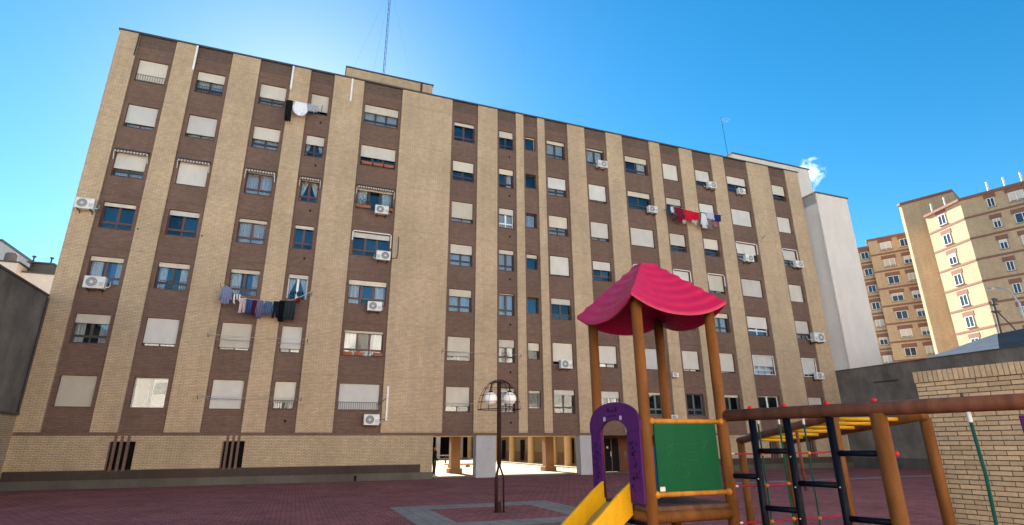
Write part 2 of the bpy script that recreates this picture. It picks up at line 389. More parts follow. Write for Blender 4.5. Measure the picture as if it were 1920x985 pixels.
# ------------------------------------------------------------------ main building
bld = empty('apartment_building', (13.3, 31.0, 0), 'long seven storey apartment block with pale brick piers and brown window strips', 'building')
BO = Vector((13.3, 31.0, 0))
def bpart(mb, name, mat, parent=None, **k):
    mb.v = [tuple(Vector(q)-BO) for q in mb.v]; return mb.build(name, mat, parent or bld, **k)
VT, VB = 23.84, 2.23
DS = [(-10.53,-8.71),(-7.63,-5.79),(-4.28,-2.49),(-1.42,-.02),(1.79,4.24),(7.58,9.39),(10.79,12.15),(12.71,13.78),(14.33,16.13),(17.52,19.32),(20.70,23.11),(24.07,25.87),(27.11,28.93),(30.20,32.58),(34.91,36.70)]
WW = [1.42,1.42,1.42,1.02,2.12,1.42,1.04,.78,1.42,1.42,1.97,1.40,1.42,1.97,1.42]
XL, XR, YB = -11.5, 38.2, 37.2
YD = YF+0.11         # recessed brown strips
xs = [XL]+[e for d in DS for e in d]+[XR]
for i in range(0, len(xs), 2):
    bpart(B(xs[i], xs[i+1], YF, YF+0.55, 2.375, VT), 'brick_pier', LIGHT)
bpart(B(XL, XR, YF+0.012, YF+0.5, VB, 2.372), 'brick_course', DARK)
TOPS = [22.30-2.9*j for j in range(7)]
HW = 1.40
for k, (a, b) in enumerate(DS):
    w = WW[k]; c = (a+b)/2; w0, w1 = c-w/2, c+w/2; small = (k == 7)
    hh = 1.02 if small else HW; dz = 0.10 if small else 0
    m = MB(); m.box(a, w0, YD, YF+0.5, 2.374, VT-0.75); m.box(w1, b, YD, YF+0.5, 2.374, VT-0.75)
    zz = VT-0.75
    for t in TOPS:
        if zz-(t-dz) > 0.01: m.box(w0, w1, YD+0.0005, YF+0.5, t-dz, zz)
        zz = t-dz-hh
    m.box(w0, w1, YD+0.0005, YF+0.5, 2.374, zz)
    bpart(m, 'brown_brick_strip', DARK)
    bpart(B(a, b, YD+0.004, YF+0.5, VT-0.75, VT), 'brown_brick_parapet', DARKV)
bpart(B(XL-0.06, XR+0.06, YF-0.06, YF+0.6, VT, VT+0.09), 'coping', COPING)
bpart(B(XL, XL+0.25, YF+0.55, YB, VB, VT), 'side_wall', LIGHT); bpart(B(XR-0.25, XR, YF+0.55, YB, VB, VT), 'side_wall', LIGHT)
bpart(B(XL+0.25, XR-0.25, YB-0.25, YB, VB, VT), 'rear_wall', LIGHT)
bpart(B(XL+0.25, XR-0.25, YF+0.6, YB-0.25, VT-0.35, VT-0.05), 'roof', GREYD)
bpart(B(XL+0.25, 7.15, YF+0.5, YB-0.25, VB, VB+0.25), 'floor_slab', SOFF)
bpart(B(7.15, XR-0.25, YF+0.5, YB-0.25, VB+0.002, VB+0.25), 'soffit', SOFF)
# ground floor walls
SL = [(-7.85, -6.82), (-3.22, -2.25), (30.7, 31.6), (34.1, 35.0)]
def base_wall(x0, x1, name):
    m = MB(); x = x0
    for a, b in [s for s in SL if x0 < s[0] < x1]:
        m.box(x, a, YF, YF+0.4, 0, VB); m.box(a, b, YF, YF+0.4, 0, 0.70); m.box(a, b, YF, YF+0.4, 1.98, VB); x = b
        w = bpart(B(a, b, YF+0.32, YF+0.39, 0.70, 1.98), 'vent_opening', BLACK)
        n = 3; p = (b-a)/4
        for i in range(n):
            cx = a+p*(i+0.62); bpart(B(cx, cx+p*0.45, YF-0.03, YF+0.06, 0.70, VB-0.003), 'vent_fin', DARK)
        bpart(B(a+0.0, a+p*0.25, YF+0.02, YF+0.3, 0.70, 1.98), 'vent_fin', DARK)
    m.box(x, x1, YF, YF+0.4, 0, VB)
    return bpart(m, name, BASEB)
base_wall(XL, 7.1, 'base_wall'); base_wall(23.2, XR, 'base_wall')
for x0, x1 in ((XL, 6.45), (23.9, XR)): bpart(B(x0, x1, YF-0.02, YF+0.1, 0.36, 0.76), 'plinth_band', PLINTH)
for x0, x1 in ((XL, 7.12), (23.2, XR)): bpart(B(x0, x1, YF-0.10, YF+0.1, 0, 0.36), 'plinth', CONC)
bpart(B(3.05, 3.17, YF-0.115, YF-0.05, 0.02, 0.28), 'drain_hole', BLACK)
bpart(B(7.0-0.3, 7.1, YF+0.4, YB-0.25, 0, VB), 'passage_wall', BASEB)
for x0, x1 in ((9.57, 10.75), (16.1, 17.25)): bpart(B(x0, x1, YF+0.02, YF+0.62, 0, VB), 'pillar', PILLAR, bevel=0.015)
for x0, y0 in ((9.55, 36.35), (16.2, 36.35)):
    p = bpart(B(x0, x0+0.62, y0, y0+0.6, 0, VB), 'column', BROWNCOL, bevel=0.02)
    bpart(B(x0-0.12, x0+0.74, y0-0.1, y0+0.72, 0, 0.30), 'column_base', BROWNCOL, p, bevel=0.02)
bpart(B(17.3, 18.85, 33.2, 33.5, 0, VB), 'portal_wall', PORTAL); bpart(B(20.15, 23.2, 33.2, 33.5, 0, VB), 'portal_wall', PORTAL)
bpart(B(18.85, 20.15, 33.2, 33.5, 2.08, VB), 'portal_lintel', PORTAL)
d = bpart(B(18.85, 20.15, 33.3, 33.36, 0.02, 2.08), 'door', BLACK)
m = MB()
for x in (18.85, 19.5, 20.09): m.box(x, x+0.06, 33.24, 33.31, 0.02, 2.08)
bpart(m, 'door_frame', FBROWN, d); bpart(B(19.42, 19.46, 33.18, 33.24, 0.95, 1.25), 'door_handle', STEEL, d)
bpart(B(19.2, 19.32, 33.285, 33.299, 1.45, 1.58), 'notice', STICK, d)
m = MB(); [m.box(20.35+i*0.32, 20.63+i*0.32, 33.14, 33.2, 0.9, 1.25) for i in range(4)]; bpart(m, 'letter_boxes', FBROWN)

# roof house, masts
pent = bpart(B(0.66, 6.62, 33.2, 36.3, VT-0.1, 26.22), 'roof_house', LIGHT)
bpart(B(0.60, 6.68, 33.14, 36.36, 26.22, 26.31), 'roof_house_coping', COPING, pent)
bpart(B(5.75, 5.86, 33.1, 33.2, VT, 26.25), 'downpipe', DARKMET, pent)
# white ducts on the parapet, brown pipe
for x in (-7.66, -2.45, 1.05): bpart(B(x-0.05, x+0.05, YF-0.06, YF-0.002, 22.18, VT-0.02), 'duct', WDUCT)
bpart(MB().tube((-10.55, YF-0.04, VT), (-10.57, YF-0.04, 22.35), 0.03), 'downpipe', DARKMET)
bpart(B(4.44, 4.54, YF-0.07, YF-0.002, 3.0, 4.80), 'duct', WDUCT)
bpart(MB().path([(4.46, YF-0.04, 4.2), (4.2, YF-0.05, 3.95), (3.95, YF+0.0, 3.8)], 0.018), 'cable', DARKMET)
bpart(MB().path([(4.46, YF-0.04, 3.05), (4.2, YF-0.06, 3.02), (4.0, YF-0.15, 3.05)], 0.02), 'cable', DARKMET)
bpart(MB().path([(4.55, YF-0.05, 13.5), (4.56, YF-0.05, 12.5), (4.5, YF-0.06, 12.2), (4.2, YF-0.12, 12.1)], 0.022), 'cable', DARKMET)
for x in (-8.63, -5.73): bpart(B(x, x+0.07, YF-0.004, YF+0.02, 12.25, 12.32), 'vent', BLACK)
for k, off in ((3, 0.18), (6, 0.22)):
    c = sum(DS[k])/2+off
    for j in range(7):
        if k == 3 and j in (4, 5): continue
        bpart(B(c-0.055, c+0.055, YD-0.006, YD+0.01, TOPS[j]-2.02, TOPS[j]-1.90), 'vent', BLACK)
m = MB()
for z in (5.0, 7.9, 10.8, 13.7, 16.6, 19.5, 22.3): pass

# ------------------------------------------------------------------ windows
def wavy(x0, x1, z0, z1, y, folds, amp, n=24, edge=None):
    def fn(u, v):
        a = x0+(x1-x0)*u; z = z1+(z0-z1)*v
        if edge: a = edge(u, v)
        return (a, y+amp*math.sin(u*folds*6.283+v*1.2)+0.3*amp*math.sin(u*folds*14.1), z)
    return MB().grid(fn, n, 6)
FR = dict(b=FBROWN, d=FDARK, w=FWHITE, g=FGREY, t=FTEAL)
def window(k, j, s, fr='b', panes=2, cur='-', fl='', gl=None):
    a, b = DS[k]; c = (a+b)/2; w = WW[k]; h = HW; top = TOPS[j]
    if k == 7: h = 1.02; top -= 0.10
    loc = Vector((c, YD, top-h))-BO
    fm = FR[fr]; y0, y1 = 0.22, 0.28; m = MB(); hw = w/2-0.003
    t = 0.055
    tr = 0.36 if 't' in fl else 0.0
    m.box(-hw, hw, y0, y1, 0.002, t); m.box(-hw, hw, y0, y1, h-t, h-0.002)
    m.box(-hw, -hw+t, y0, y1, t, h-t); m.box(hw-t, hw, y0, y1, t, h-t)
    zb = t
    if tr: m.box(-hw+t, hw-t, y0+0.001, y1, tr-0.05, tr+0.05); zb = tr+0.05
    ww = (2*hw-2*t)/panes
    for i in range(1, panes):
        x = -hw+t+ww*i; e = 0.06 if panes > 1 else 0.03
        m.box(x-e, x+e, y0+0.002, y1, zb, h-t)
        if tr: m.box(x-0.03, x+0.03, y0+0.002, y1, t, tr-0.05)
    f = m.build('window', fm, bld, loc)
    g = gl or GLASS
    for i in range(panes):
        x0 = -hw+t+ww*i; x1 = x0+ww; e0 = 0.06 if i else 0.0; e1 = 0.06 if i < panes-1 else 0.0
        MB().box(x0+e0, x1-e1, y0+0.03, y0+0.036, zb, h-t).build('pane', g, f)
        if tr: MB().box(x0+(0.03 if i else 0), x1-(0.03 if i < panes-1 else 0), y0+0.03, y0+0.036, t, tr-0.05).build('pane', g, f)
    # room behind
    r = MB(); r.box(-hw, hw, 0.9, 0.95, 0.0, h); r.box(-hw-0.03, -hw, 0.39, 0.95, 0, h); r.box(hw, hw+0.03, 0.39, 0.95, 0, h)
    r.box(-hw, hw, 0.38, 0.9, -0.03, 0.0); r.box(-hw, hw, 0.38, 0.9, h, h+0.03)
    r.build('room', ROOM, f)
    MB().box(-hw-0.02, hw+0.02, -0.035, 0.21, -0.03, 0.001).build('sill', FDARK if fr != 'w' else PLINTH, f)
    if s > 0.02:
        zz = h-s*(h-0.01)
        q = MB().box(-hw+0.01, hw-0.01, 0.125, 0.155, zz, h-0.003); q.box(-hw+0.01, hw-0.01, 0.12, 0.16, zz-0.02 if s < 0.97 else zz, zz+0.001)
        q.build('shutter', SHUTG if 's' in fl else SHUT, f)
    if cur == 'l': wavy(-hw+0.05, hw-0.05, 0.03, h-0.05, 0.36, 9*w/1.4, 0.02, 40).build('curtain', LACE, f, smooth=True)
    elif cur == 'c':
        for sg in (-1, 1): wavy(sg*(hw-0.03), sg*hw*0.42, 0.03, h-0.05, 0.36, 3, 0.03).build('curtain', DRAPE, f, smooth=True)
    elif cur == 'o':
        wavy(-hw+0.03, -hw*0.25, 0.03, h-0.05, 0.36, 4, 0.03).build('curtain', DRAPE, f, smooth=True)
        wavy(hw*0.2, hw*0.55, 0.03, h-0.05, 0.38, 3, 0.02).build('curtain', BLUEC, f, smooth=True)
        wavy(hw*0.5, hw-0.03, 0.03, h-0.05, 0.36, 4, 0.03).build('curtain', DRAPE, f, smooth=True)
    elif cur == 'x':
        for sg in (-1, 1):
            e = lambda u, v, sg=sg: sg*((hw-0.03)*(1-u)+u*(hw*0.05+(hw*0.80)*min(1, v*1.15)))
            wavy(0, 0, 0.03, h-0.05, 0.36, 3, 0.02, edge=e).build('curtain', DRAPE, f, smooth=True)
    elif cur == 'r':
        wavy(hw*0.25, hw-0.05, 0.1, h-0.05, 0.36, 3, 0.03).build('curtain', DRAPE, f, smooth=True)
    if 'g' in fl:
        q = MB(); z1 = 0.44
        q.box(-hw, hw, 0.0, 0.02, z1-0.02, z1); q.box(-hw, hw, 0.0, 0.02, 0.04, 0.06)
        n = int(w/0.11)
        for i in range(n+1): x = -hw+0.01+(2*hw-0.02)*i/n; q.box(x-0.008, x+0.008, 0.004, 0.018, 0.06, z1-0.02)
        q.build('railing', DARKMET, f)
    if 'a' in fl:
        q = MB().tube((-hw-0.05, -0.14, h+0.02), (hw+0.05, -0.14, h+0.02), 0.055); q.box(-hw-0.07, hw+0.07, -0.10, -0.001, h+0.06, h+0.12)
        q.build('awning_roll', DARKMET, f, smooth=False)
        q = MB(); n = int(w/0.12)
        def fn(u, v): return (-hw-0.05+(2*hw+0.1)*u, -0.19-0.01*v, h-0.02-v*(0.09+0.035*abs(math.sin(u*n*1.57))))
        q.grid(fn, n*4, 2); q.build('awning_valance', AWN, f, solid=0.004)
        q = MB()
        for sg in (-1, 1): q.path([(sg*(hw+0.03), -0.12, h+0.0), (sg*(hw+0.05), -0.17, h-0.15), (sg*(hw+0.06), -0.03, h-0.52)], 0.013, 6)
        q.tube((-hw-0.03, -0.17, h-0.09), (hw+0.03, -0.17, h-0.09), 0.016, n=6); q.build('awning_arm', WDUCT, f)
    if 'k' in fl:
        q = MB(); q.path([(-hw-0.04, -0.03, h-0.55), (-hw-0.04, -0.03, h-0.03), (-hw+0.03, -0.03, h+0.05), (hw-0.03, -0.03, h+0.05), (hw+0.05, -0.03, h-0.03), (hw+0.05, -0.03, h-0.8)], 0.032, 8)
        q.build('duct', WDUCT, f)
    if 'e' in fl:
        q = MB(); e = 0.045
        q.box(-hw, hw, 0.0, 0.05, 0.0, e); q.box(-hw, hw, 0.0, 0.05, h-e, h-0.003); q.box(-hw, -hw+e, 0.001, 0.05, e, h-e); q.box(hw-e, hw, 0.001, 0.05, e, h-e)
        q.build('mosquito_frame', FWHITE, f)
    if 'y' in fl:   # folding drying arms
        q = MB()
        for sg in (-1, 1): q.path([(sg*(hw+0.06), 0, 0.42), (sg*(hw+0.10), -0.28, 0.46)], 0.014, 6)
        for i in range(3): q.tube((-hw-0.10, -0.1-i*0.08, 0.445+i*0.006), (hw+0.10, -0.1-i*0.08, 0.445+i*0.006), 0.005, n=5)
        q.build('drying_arm', STEEL, f)
    return f
AWN = cloth('awning_cloth', (0.52, 0.47, 0.40), stripes=((0.16, 0.11, 0.08), 2.2))

W = {  # column: seven rows, top first: (shutter, frame, panes, curtain, flags)
0: [(.97,'b',2,'-','g'),(.78,'b',2,'l','t'),(.66,'d',2,'l','ta'),(.12,'b',2,'-','t'),(.15,'b',2,'o','t'),(.30,'d',2,'c','t'),(1,'b',2,'-','')],
1: [(.38,'d',2,'l','tg'),(.80,'d',2,'l','t'),(.97,'d',2,'-','a'),(.18,'b',2,'-','t'),(.16,'d',2,'c','tg'),(.88,'d',2,'l','t'),(0,'g',2,'-','')],
2: [(.62,'d',2,'l','t'),(.55,'d',2,'l','t'),(.05,'b',2,'l','ta'),(.12,'b',2,'l','t'),(.13,'b',2,'o','tg'),(.90,'d',2,'l','ty'),(1,'b',2,'-','y')],
3: [(.80,'d',2,'-','t'),(.40,'d',2,'x','t'),(.05,'b',2,'x','ta'),(.12,'b',2,'-','t'),(.14,'w',2,'x',''),(.84,'d',2,'l','ty'),(.74,'d',2,'c','gy')],
4: [(.36,'d',3,'l','t'),(.55,'d',3,'-','t'),(.10,'d',3,'c','ta'),(.20,'b',3,'-','tk'),(.18,'b',3,'c','t'),(.08,'b',3,'o','t'),(.98,'b',3,'-','g')],
5: [(.14,'b',2,'-','t'),(.48,'d',2,'-','t'),(.78,'d',2,'l','t'),(.42,'d',2,'l','t'),(.30,'d',2,'l','t'),(.80,'w',2,'-','ty'),(.76,'d',2,'-','ty')],
6: [(.32,'d',2,'-','t'),(.26,'d',2,'r','t'),(.28,'w',2,'l','t'),(.18,'d',2,'l','t'),(.03,'d',2,'l','t'),(.32,'d',2,'c','t'),(.14,'d',2,'-','t')],
7: [(.05,'g',1,'-',''),(0,'d',1,'-',''),(.0,'d',1,'l',''),(.22,'d',1,'-',''),(0,'d',1,'-','v'),(.45,'d',1,'-',''),(.12,'g',1,'-','')],
8: [(.16,'d',2,'l','t'),(.58,'d',2,'l','t'),(.58,'d',2,'l','t'),(.90,'d',2,'l','t'),(.26,'d',2,'-','t'),(.82,'w',2,'-','t'),(.20,'d',2,'-','t')],
9: [(.06,'d',2,'l','t'),(.84,'d',2,'l','t'),(.80,'d',2,'l','t'),(.42,'b',2,'-','t'),(.5,'d',2,'l','t'),(.80,'d',2,'l','t'),(.28,'w',2,'c','')],
10:[(.30,'d',2,'r','t'),(.26,'d',2,'-','t'),(.93,'d',2,'-',''),(.6,'d',2,'-','k'),(.7,'d',2,'l','t'),(.98,'d',2,'-','s'),(.08,'t',2,'-','t')],
11:[(.92,'d',2,'-','t'),(.36,'d',2,'r','t'),(.64,'d',2,'-','t'),(.95,'d',2,'-','k'),(.3,'d',2,'l','t'),(.88,'d',2,'-','t'),(0,'t',2,'-','tg')],
12:[(.66,'d',2,'-','t'),(.50,'d',2,'-','t'),(.58,'d',2,'-','t'),(.85,'d',2,'l','k'),(.22,'d',2,'l','t'),(.90,'d',2,'-','t'),(.10,'t',2,'-','t')],
13:[(.46,'d',2,'-','t'),(.98,'d',2,'-',''),(.58,'d',2,'l','tk'),(.94,'d',2,'-','t'),(.62,'w',2,'-','t'),(.55,'g',3,'l','tse'),(0,'w',2,'-','')],
14:[(.60,'d',2,'-','t'),(.99,'d',2,'-',''),(.58,'d',2,'l','tk'),(.97,'d',2,'-',''),(.70,'d',2,'l','t'),(.85,'g',2,'-','se'),(.98,'w',2,'-','')],
}
for k, rows in W.items():
    for j, sp in enumerate(rows):
        window(k, j, *sp, gl=GLASSM if (k, j) == (1, 6) else None)

# ================================================================== WALLS, NEIGHBOURS
lw = empty('boundary_wall', (-11.6, 26, 0), 'tall grey rendered wall with brick foot meeting the left end of the block', 'wall')
def at(root, mb, name, mat, parent=None, **k):
    o = root.location; mb.v = [tuple(Vector(q)-o) for q in mb.v]; return mb.build(name, mat, parent or root, **k)
at(lw, B(-12.0, -11.52, 21, 30.98, 3.2, 8.45), 'render', GREYW); at(lw, B(-12.1, -11.46, 21, 30.97, 8.45, 8.55), 'coping', GREYD)
at(lw, B(-12.0, -11.48, 21, 30.98, 0, 3.08), 'brick_foot', BASEB); at(lw, B(-12.05, -11.40, 21, 30.96, 3.08, 3.2), 'ledge', CONC)
at(lw, MB().tube((-11.46, 30.9, 3.2), (-11.46, 30.9, 8.4), 0.05), 'downpipe', DARKMET)
rw = empty('boundary_wall', (38.3, 18, 0), 'stained dark grey rendered wall closing the courtyard on the right behind the climbing frame', 'wall')
at(rw, B(38.22, 38.5, 4, 30.98, 0.7, 6.85), 'render', GREYW); at(rw, B(38.18, 38.56, 4, 30.97, 6.85, 6.93), 'coping', GREYD)
at(rw, B(38.17, 38.5, 4, 30.97, 0, 0.7), 'plinth', GREYD)
at(rw, B(38.18, 38.22, 26.3, 28.1, 5.72, 5.80), 'cable_tray', DARKMET)

wb = empty('white_apartment_block', (41, 36, 0), 'blank white rendered gable and roof block rising behind the right end', 'building')
at(wb, B(38.62, 42.2, 30.0, 37.98, 0, 21.55), 'gable_wall', WHITE); at(wb, B(38.58, 38.615, 30.06, 37.9, 6, 21.55), 'side_panel', GREYP)  # thin grey sheet paints shade onto the white side wall
at(wb, B(38.5, 42.3, 29.92, 38.0, 21.55, 21.66), 'coping', COPING)
at(wb, B(38.3, 48.6, 38.05, 48, 0, 29.5), 'upper_block', WHITE); at(wb, B(38.2, 48.7, 37.95, 48.1, 29.5, 29.62), 'coping', COPING)
at(wb, B(42.0, 42.35, 30.4, 30.7, 20.3, 20.5), 'spout', DARKMET)

# left neighbours
lb = empty('white_building', (-20, 48, 0), 'low white building with rooftop sheds peeking over the grey wall at the left', 'building')
at(lb, B(-30, -19.3, 46.1, 56, 0, 13.95), 'front_block', WHITE); at(lb, B(-30.1, -19.2, 46.0, 56.1, 13.95, 14.05), 'coping', COPING)
at(lb, B(-19.3, -13, 46.7, 56, 0, 13.45), 'side_block', WHITE); at(lb, B(-19.2, -12.9, 46.6, 56.1, 13.45, 13.55), 'coping', COPING)
h = at(lb, MB().prism([(-19.2, 47.5), (-17.75, 47.2), (-17.75, 51), (-19.2, 51)], 13.55, 14.35), 'roof_shed', GREYD)
at(lb, B(-19.3, -17.65, 47.1, 51.1, 14.35, 14.45), 'shed_roof', COPING, h)
for x in (-19.0, -17.95): at(lb, MB().tube((x, 47.3, 14.05), (x, 47.3, 14.8), 0.05).tube((x, 47.3, 14.8), (x, 47.3, 14.9), 0.12), 'chimney_pipe', DARKMET)
at(lb, MB().path([(-20.1, 46.8, 14.05), (-20.1, 46.8, 14.7), (-20.1, 46.8, 14.78)], [0.36, 0.36, 0.30], 16), 'water_tank', GREYW)
fb = empty('far_tower', (-40, 84, 0), 'distant pale grey tower block cut by the left edge', 'building')
at(fb, B(-50, -36.6, 82, 95, 0, 26.0), 'wall', GREYP); at(fb, B(-50.1, -36.5, 81.9, 95.1, 26, 26.3), 'coping', COPING)

# block across the courtyard (behind the viewer, seen in the window panes)
ob = empty('courtyard_block', (5, -20, 0), 'sunlit cream apartment block facing the courtyard, mirrored in the lower window panes', 'building')
for x0, x1, zt in ((-45, 0, 14.5), (0, 45, 20.5), (45, 70, 16)):
    at(ob, B(x0, x1, -28, -15, 0, zt), 'wall', CREAMW); at(ob, B(x0+.01, x1-.01, -28.2, -14.8, zt, zt+.3), 'coping', COPING)
obw = None
for j in range(6):
    for i in range(24):
        x = -42+i*4.4; z = 1.6+j*3.0
        if z > (12.5 if x < 0 else 18.5 if x < 45 else 14): continue
        if obw is None:
            obw = MB().box(-0.75, 0.75, -0.02, 0.05, 0, 1.4).build('window', GLASS, ob); o2 = obw
        else: o2 = obw.copy(); C.objects.link(o2); o2.parent = ob
        o2.location = Vector((x, -14.99, z))-ob.location

# residential towers to the right
def tower(name, label, K, dirs, depth, ztop, floors, fh, wins, back):
    # dirs: list of (direction, length); first goes away from K (lit face), second towards the viewer
    root = empty(name, (K[0], K[1], 0), label, 'building'); K = Vector((K[0], K[1], 0))
    (a, la), (b, lb_) = dirs; a = Vector((*a, 0)).normalized(); b = Vector((*b, 0)).normalized()
    poly = [K+a*la, K, K+b*lb_, K+b*lb_+Vector((*back, 0)), K+a*la+Vector((*back, 0))]
    at(root, MB().prism([(p.x, p.y) for p in poly], 0, ztop), 'wall', TOWB)
    n1 = Vector((-a.y, a.x, 0)); n1 = n1 if n1.x < 0 else -n1
    n2 = Vector((-b.y, b.x, 0)); n2 = n2 if n2.x < 0 else -n2
    at(root, MB().prism([(p.x, p.y) for p in (poly[0]+n1*0.25, poly[1]+(n1+n2)*0.16, poly[2]+n2*0.25, poly[3], poly[4])], ztop, ztop+0.35), 'cornice', TOWR)
    Z = Vector((0, 0, 1))
    for fl in range(1, floors):
        z = ztop-fl*fh+0.25
        for d, L, n in ((a, la, n1), (b, lb_, n2)):
            if L > 0.6: at(root, MB().obox(K, d, n, Z, (0.0, L), (0.0, 0.04), (z, z+0.28)), 'brick_band', TOWR)
    for face, s0, w, h, kind in wins:
        d, n = (a, n1) if face == 0 else (b, n2)
        for fl in range(floors-1):
            zt = ztop-fl*fh-0.62
            q = MB().obox(K, d, n, Z, (s0-0.25, s0+w+0.25), (0.0, 0.035), (zt, zt+0.62))
            at(root, q, 'lintel_panel', TOWR)
            fr = MB(); e = 0.07
            for ra, rc in (((s0, s0+w), (zt-e, zt)), ((s0, s0+w), (zt-h, zt-h+e)), ((s0, s0+e), (zt-h+e, zt-e)), ((s0+w-e, s0+w), (zt-h+e, zt-e)), ((s0+w/2-e/2, s0+w/2+e/2), (zt-h+e, zt-e))):
                fr.obox(K, d, n, Z, ra, (0.0, 0.07), rc)
            f = at(root, fr, 'window', FWHITE)
            at(root, MB().obox(K, d, n, Z, (s0+e, s0+w-e), (0.0, 0.03), (zt-h+e, zt-e)), 'pane', PANEO, f)
            sh = random.choice((0, 0, .3, .5, .9)) if kind else random.choice((0, 0, 0, .3))
            if sh: at(root, MB().obox(K, d, n, Z, (s0+e, s0+w-e), (0.031, 0.06), (zt-e-sh*(h-2*e), zt-e)), 'shutter', SHUT, f)
            at(root, MB().obox(K, d, n, Z, (s0-0.1, s0+w+0.1), (0.0, 0.12), (zt-h-0.08, zt-h-0.002)), 'sill', TOWR, f)
    return root
PANEO = plain('tower_pane', (0.03, 0.04, 0.05), 0.05, spec=1.0)
a7 = (math.sin(R(15)), math.cos(R(15))); b18 = (-math.sin(R(-17.75)), -math.cos(R(-17.75)))
t2 = tower('residential_tower', 'ochre brick tower with a sunlit side and brown bands at the far right', (80.7, 41.9), ((a7, 5.7), (b18, 14)), 0, 32.5, 11, 2.9,
      [(0, 2.6, 1.15, 1.45, 0), (1, 2.7, 0.75, 1.25, 0), (1, 4.85, 1.5, 1.3, 1), (1, 8.2, 1.5, 1.3, 1)], (14, 5))
# rail posts on the roof
for i in range(5):
    p = Vector((80.7, 41.9, 0))+Vector((*b18, 0))*(i*1.7-0.4 if i > 1 else 0) + (Vector((*a7, 0))*(4.6-2.2*i) if i < 2 else Vector())
    at(t2, MB().tube((p.x+0.4, p.y, 32.8), (p.x+0.4, p.y, 34.3), 0.10, n=6), 'roof_post', WDUCT)
tower('stair_tower', 'tall windowless brown stair shaft between the two ochre towers', (84.4, 51.6), ((a7, 0.5), ((0.36, -0.93), 6.5)), 0, 36.6, 1, 2.9, [], (8, 3))
tower('residential_tower', 'shaded ochre brick tower with brown bands beside the white gable', (86.5, 59.5), (((0.87, 0.5), 0.3), ((0.5, -0.866), 8)), 0, 33.6, 11, 2.9,
      [(1, 1.6, 1.5, 1.3, 1), (1, 4.3, 1.2, 1.3, 1)], (12, 7))
tower('tower_wing', 'narrow set-back wing at the left side of the shaded ochre tower', (86.3, 61.6), (((0.87, 0.5), 0.3), ((0.5, -0.866), 2.6)), 0, 32.8, 11, 2.9,
      [(1, 0.5, 1.1, 1.2, 1)], (12, 7))

# sheds over the right wall
s1 = empty('shed', (44, 22, 0), 'pale grey sloping shed roof above the right wall', 'shed')
Pa, Pb, Pc, Pd = Vector((39.7, 25.1, 7.12)), Vector((39.0, 20.4, 6.90)), Vector((48.0, 24.95, 9.32)), Vector((49.0, 27.5, 8.0))
at(s1, MB().add([Pa, Pb, Pc, Pd], [(0, 1, 2), (0, 2, 3)]), 'roof', ROOFG, solid=0.08)
at(s1, MB().add([Pb-Vector((0, 0, .06)), Vector((43.5, 14, 7.2)), Vector((52.0, 18, 10.3)), Pc-Vector((0, 0, .06))], [(0, 1, 2, 3)]), 'lower_roof', GREYD, solid=0.1)
at(s1, MB().prism([(39.9, 24.7), (39.3, 20.6), (43.6, 14.4), (51, 18), (48.0, 24.4)], 0, 6.8), 'wall', GREYD)
s2 = empty('shed', (41, 16, 0), 'dark grey roof rising behind the near brick wall', 'shed')
at(s2, MB().add([(38.7, 20.0, 6.5), (38.7, 12, 6.5), (41.0, 12, 7.9), (41.0, 18.6, 7.7), (43.3, 12, 6.5), (43.3, 19.0, 6.5)], [(0,1,2,3), (3,2,4,5), (0,3,5), (1,4,2)]), 'roof', ROOFD)
at(s2, B(38.9, 43.1, 12.2, 18.8, 0, 6.5), 'wall', GREYD)
up = empty('utility_pole', (53.2, 27.7, 0), 'thin dark utility pole with a slanted stay wire above the right wall', 'pole')
at(up, MB().tube((53.2, 27.7, 0), (53.4, 27.4, 12.9), 0.12, 0.09, 8), 'pole', DARKMET); at(up, MB().tube((53.35, 27.45, 12.3), (54.6, 25.6, 7.5), 0.05, n=6), 'stay', DARKMET)
[at(up, q, 'crossarm', DARKMET) for q in (B(53.1, 53.7, 27.2, 27.6, 11.9, 12.0), B(53.2, 53.6, 27.2, 27.6, 12.5, 12.6), B(53.45, 53.9, 27.3, 27.5, 12.9, 13.1))]
sp = empty('street_lamp', (49.6, 24.0, 0), 'slim pale street lamp with bent arm standing beyond the right wall', 'street lamp')
at(sp, MB().path([(49.7, 23.6, 0), (49.5, 23.8, 11.5), (49.3, 24.1, 12.6), (48.9, 24.7, 12.9)], [0.10, 0.08, 0.06, 0.05], 8), 'pole', FGREY, smooth=True)
at(sp, MB().sphere((48.7, 24.9, 12.85), 0.25, 10, 6, 0.5), 'lamp_head', FGREY, smooth=True)

# ------------------------------------------------------------------ plaza behind the passage
ar = empty('arcade', (21.5, 60, 0), 'single storey cream arcade with round columns along the sunlit plaza', 'building')
at(ar, B(23.4, 23.8, 38, 88, 0.1, 3.4), 'wall', CREAM); at(ar, B(23.35, 23.4, 38, 88, 0.1, 1.0), 'dado', BROWNCOL)
at(ar, B(19.8, 30, 38, 88, 3.1, 3.7), 'roof', CREAM)
for y in (41.2, 43.9, 48.8, 53.7, 58.6, 63.5, 68.4): at(ar, MB().tube((20.3, y, 0.1), (20.3, y, 3.1), 0.30, n=20), 'column', CREAM, smooth=False)
for y in (40.5, 46.2, 52, 58, 64): at(ar, B(23.30, 23.42, y, y+1.1, 0.1, 2.2), 'door', BLACK)
ab = empty('arcade', (12, 76, 0), 'deeply shaded arcade with dark shopfronts at the back of the plaza', 'building')
at(ab, B(0, 23, 78, 78.4, 0, 3.4), 'shopfront', BLACK); at(ab, B(0, 23, 72, 79, 3.1, 3.7), 'roof', CREAM)
for x in (8, 11.0, 14.0, 17.0, 20.0): at(ab, B(x, x+0.5, 72.2, 72.7, 0, 3.1), 'column', PILLAR)
tb = empty('picnic_table', (13.4, 54.8, 0), 'dark picnic table with benches standing on the sunlit plaza', 'table')
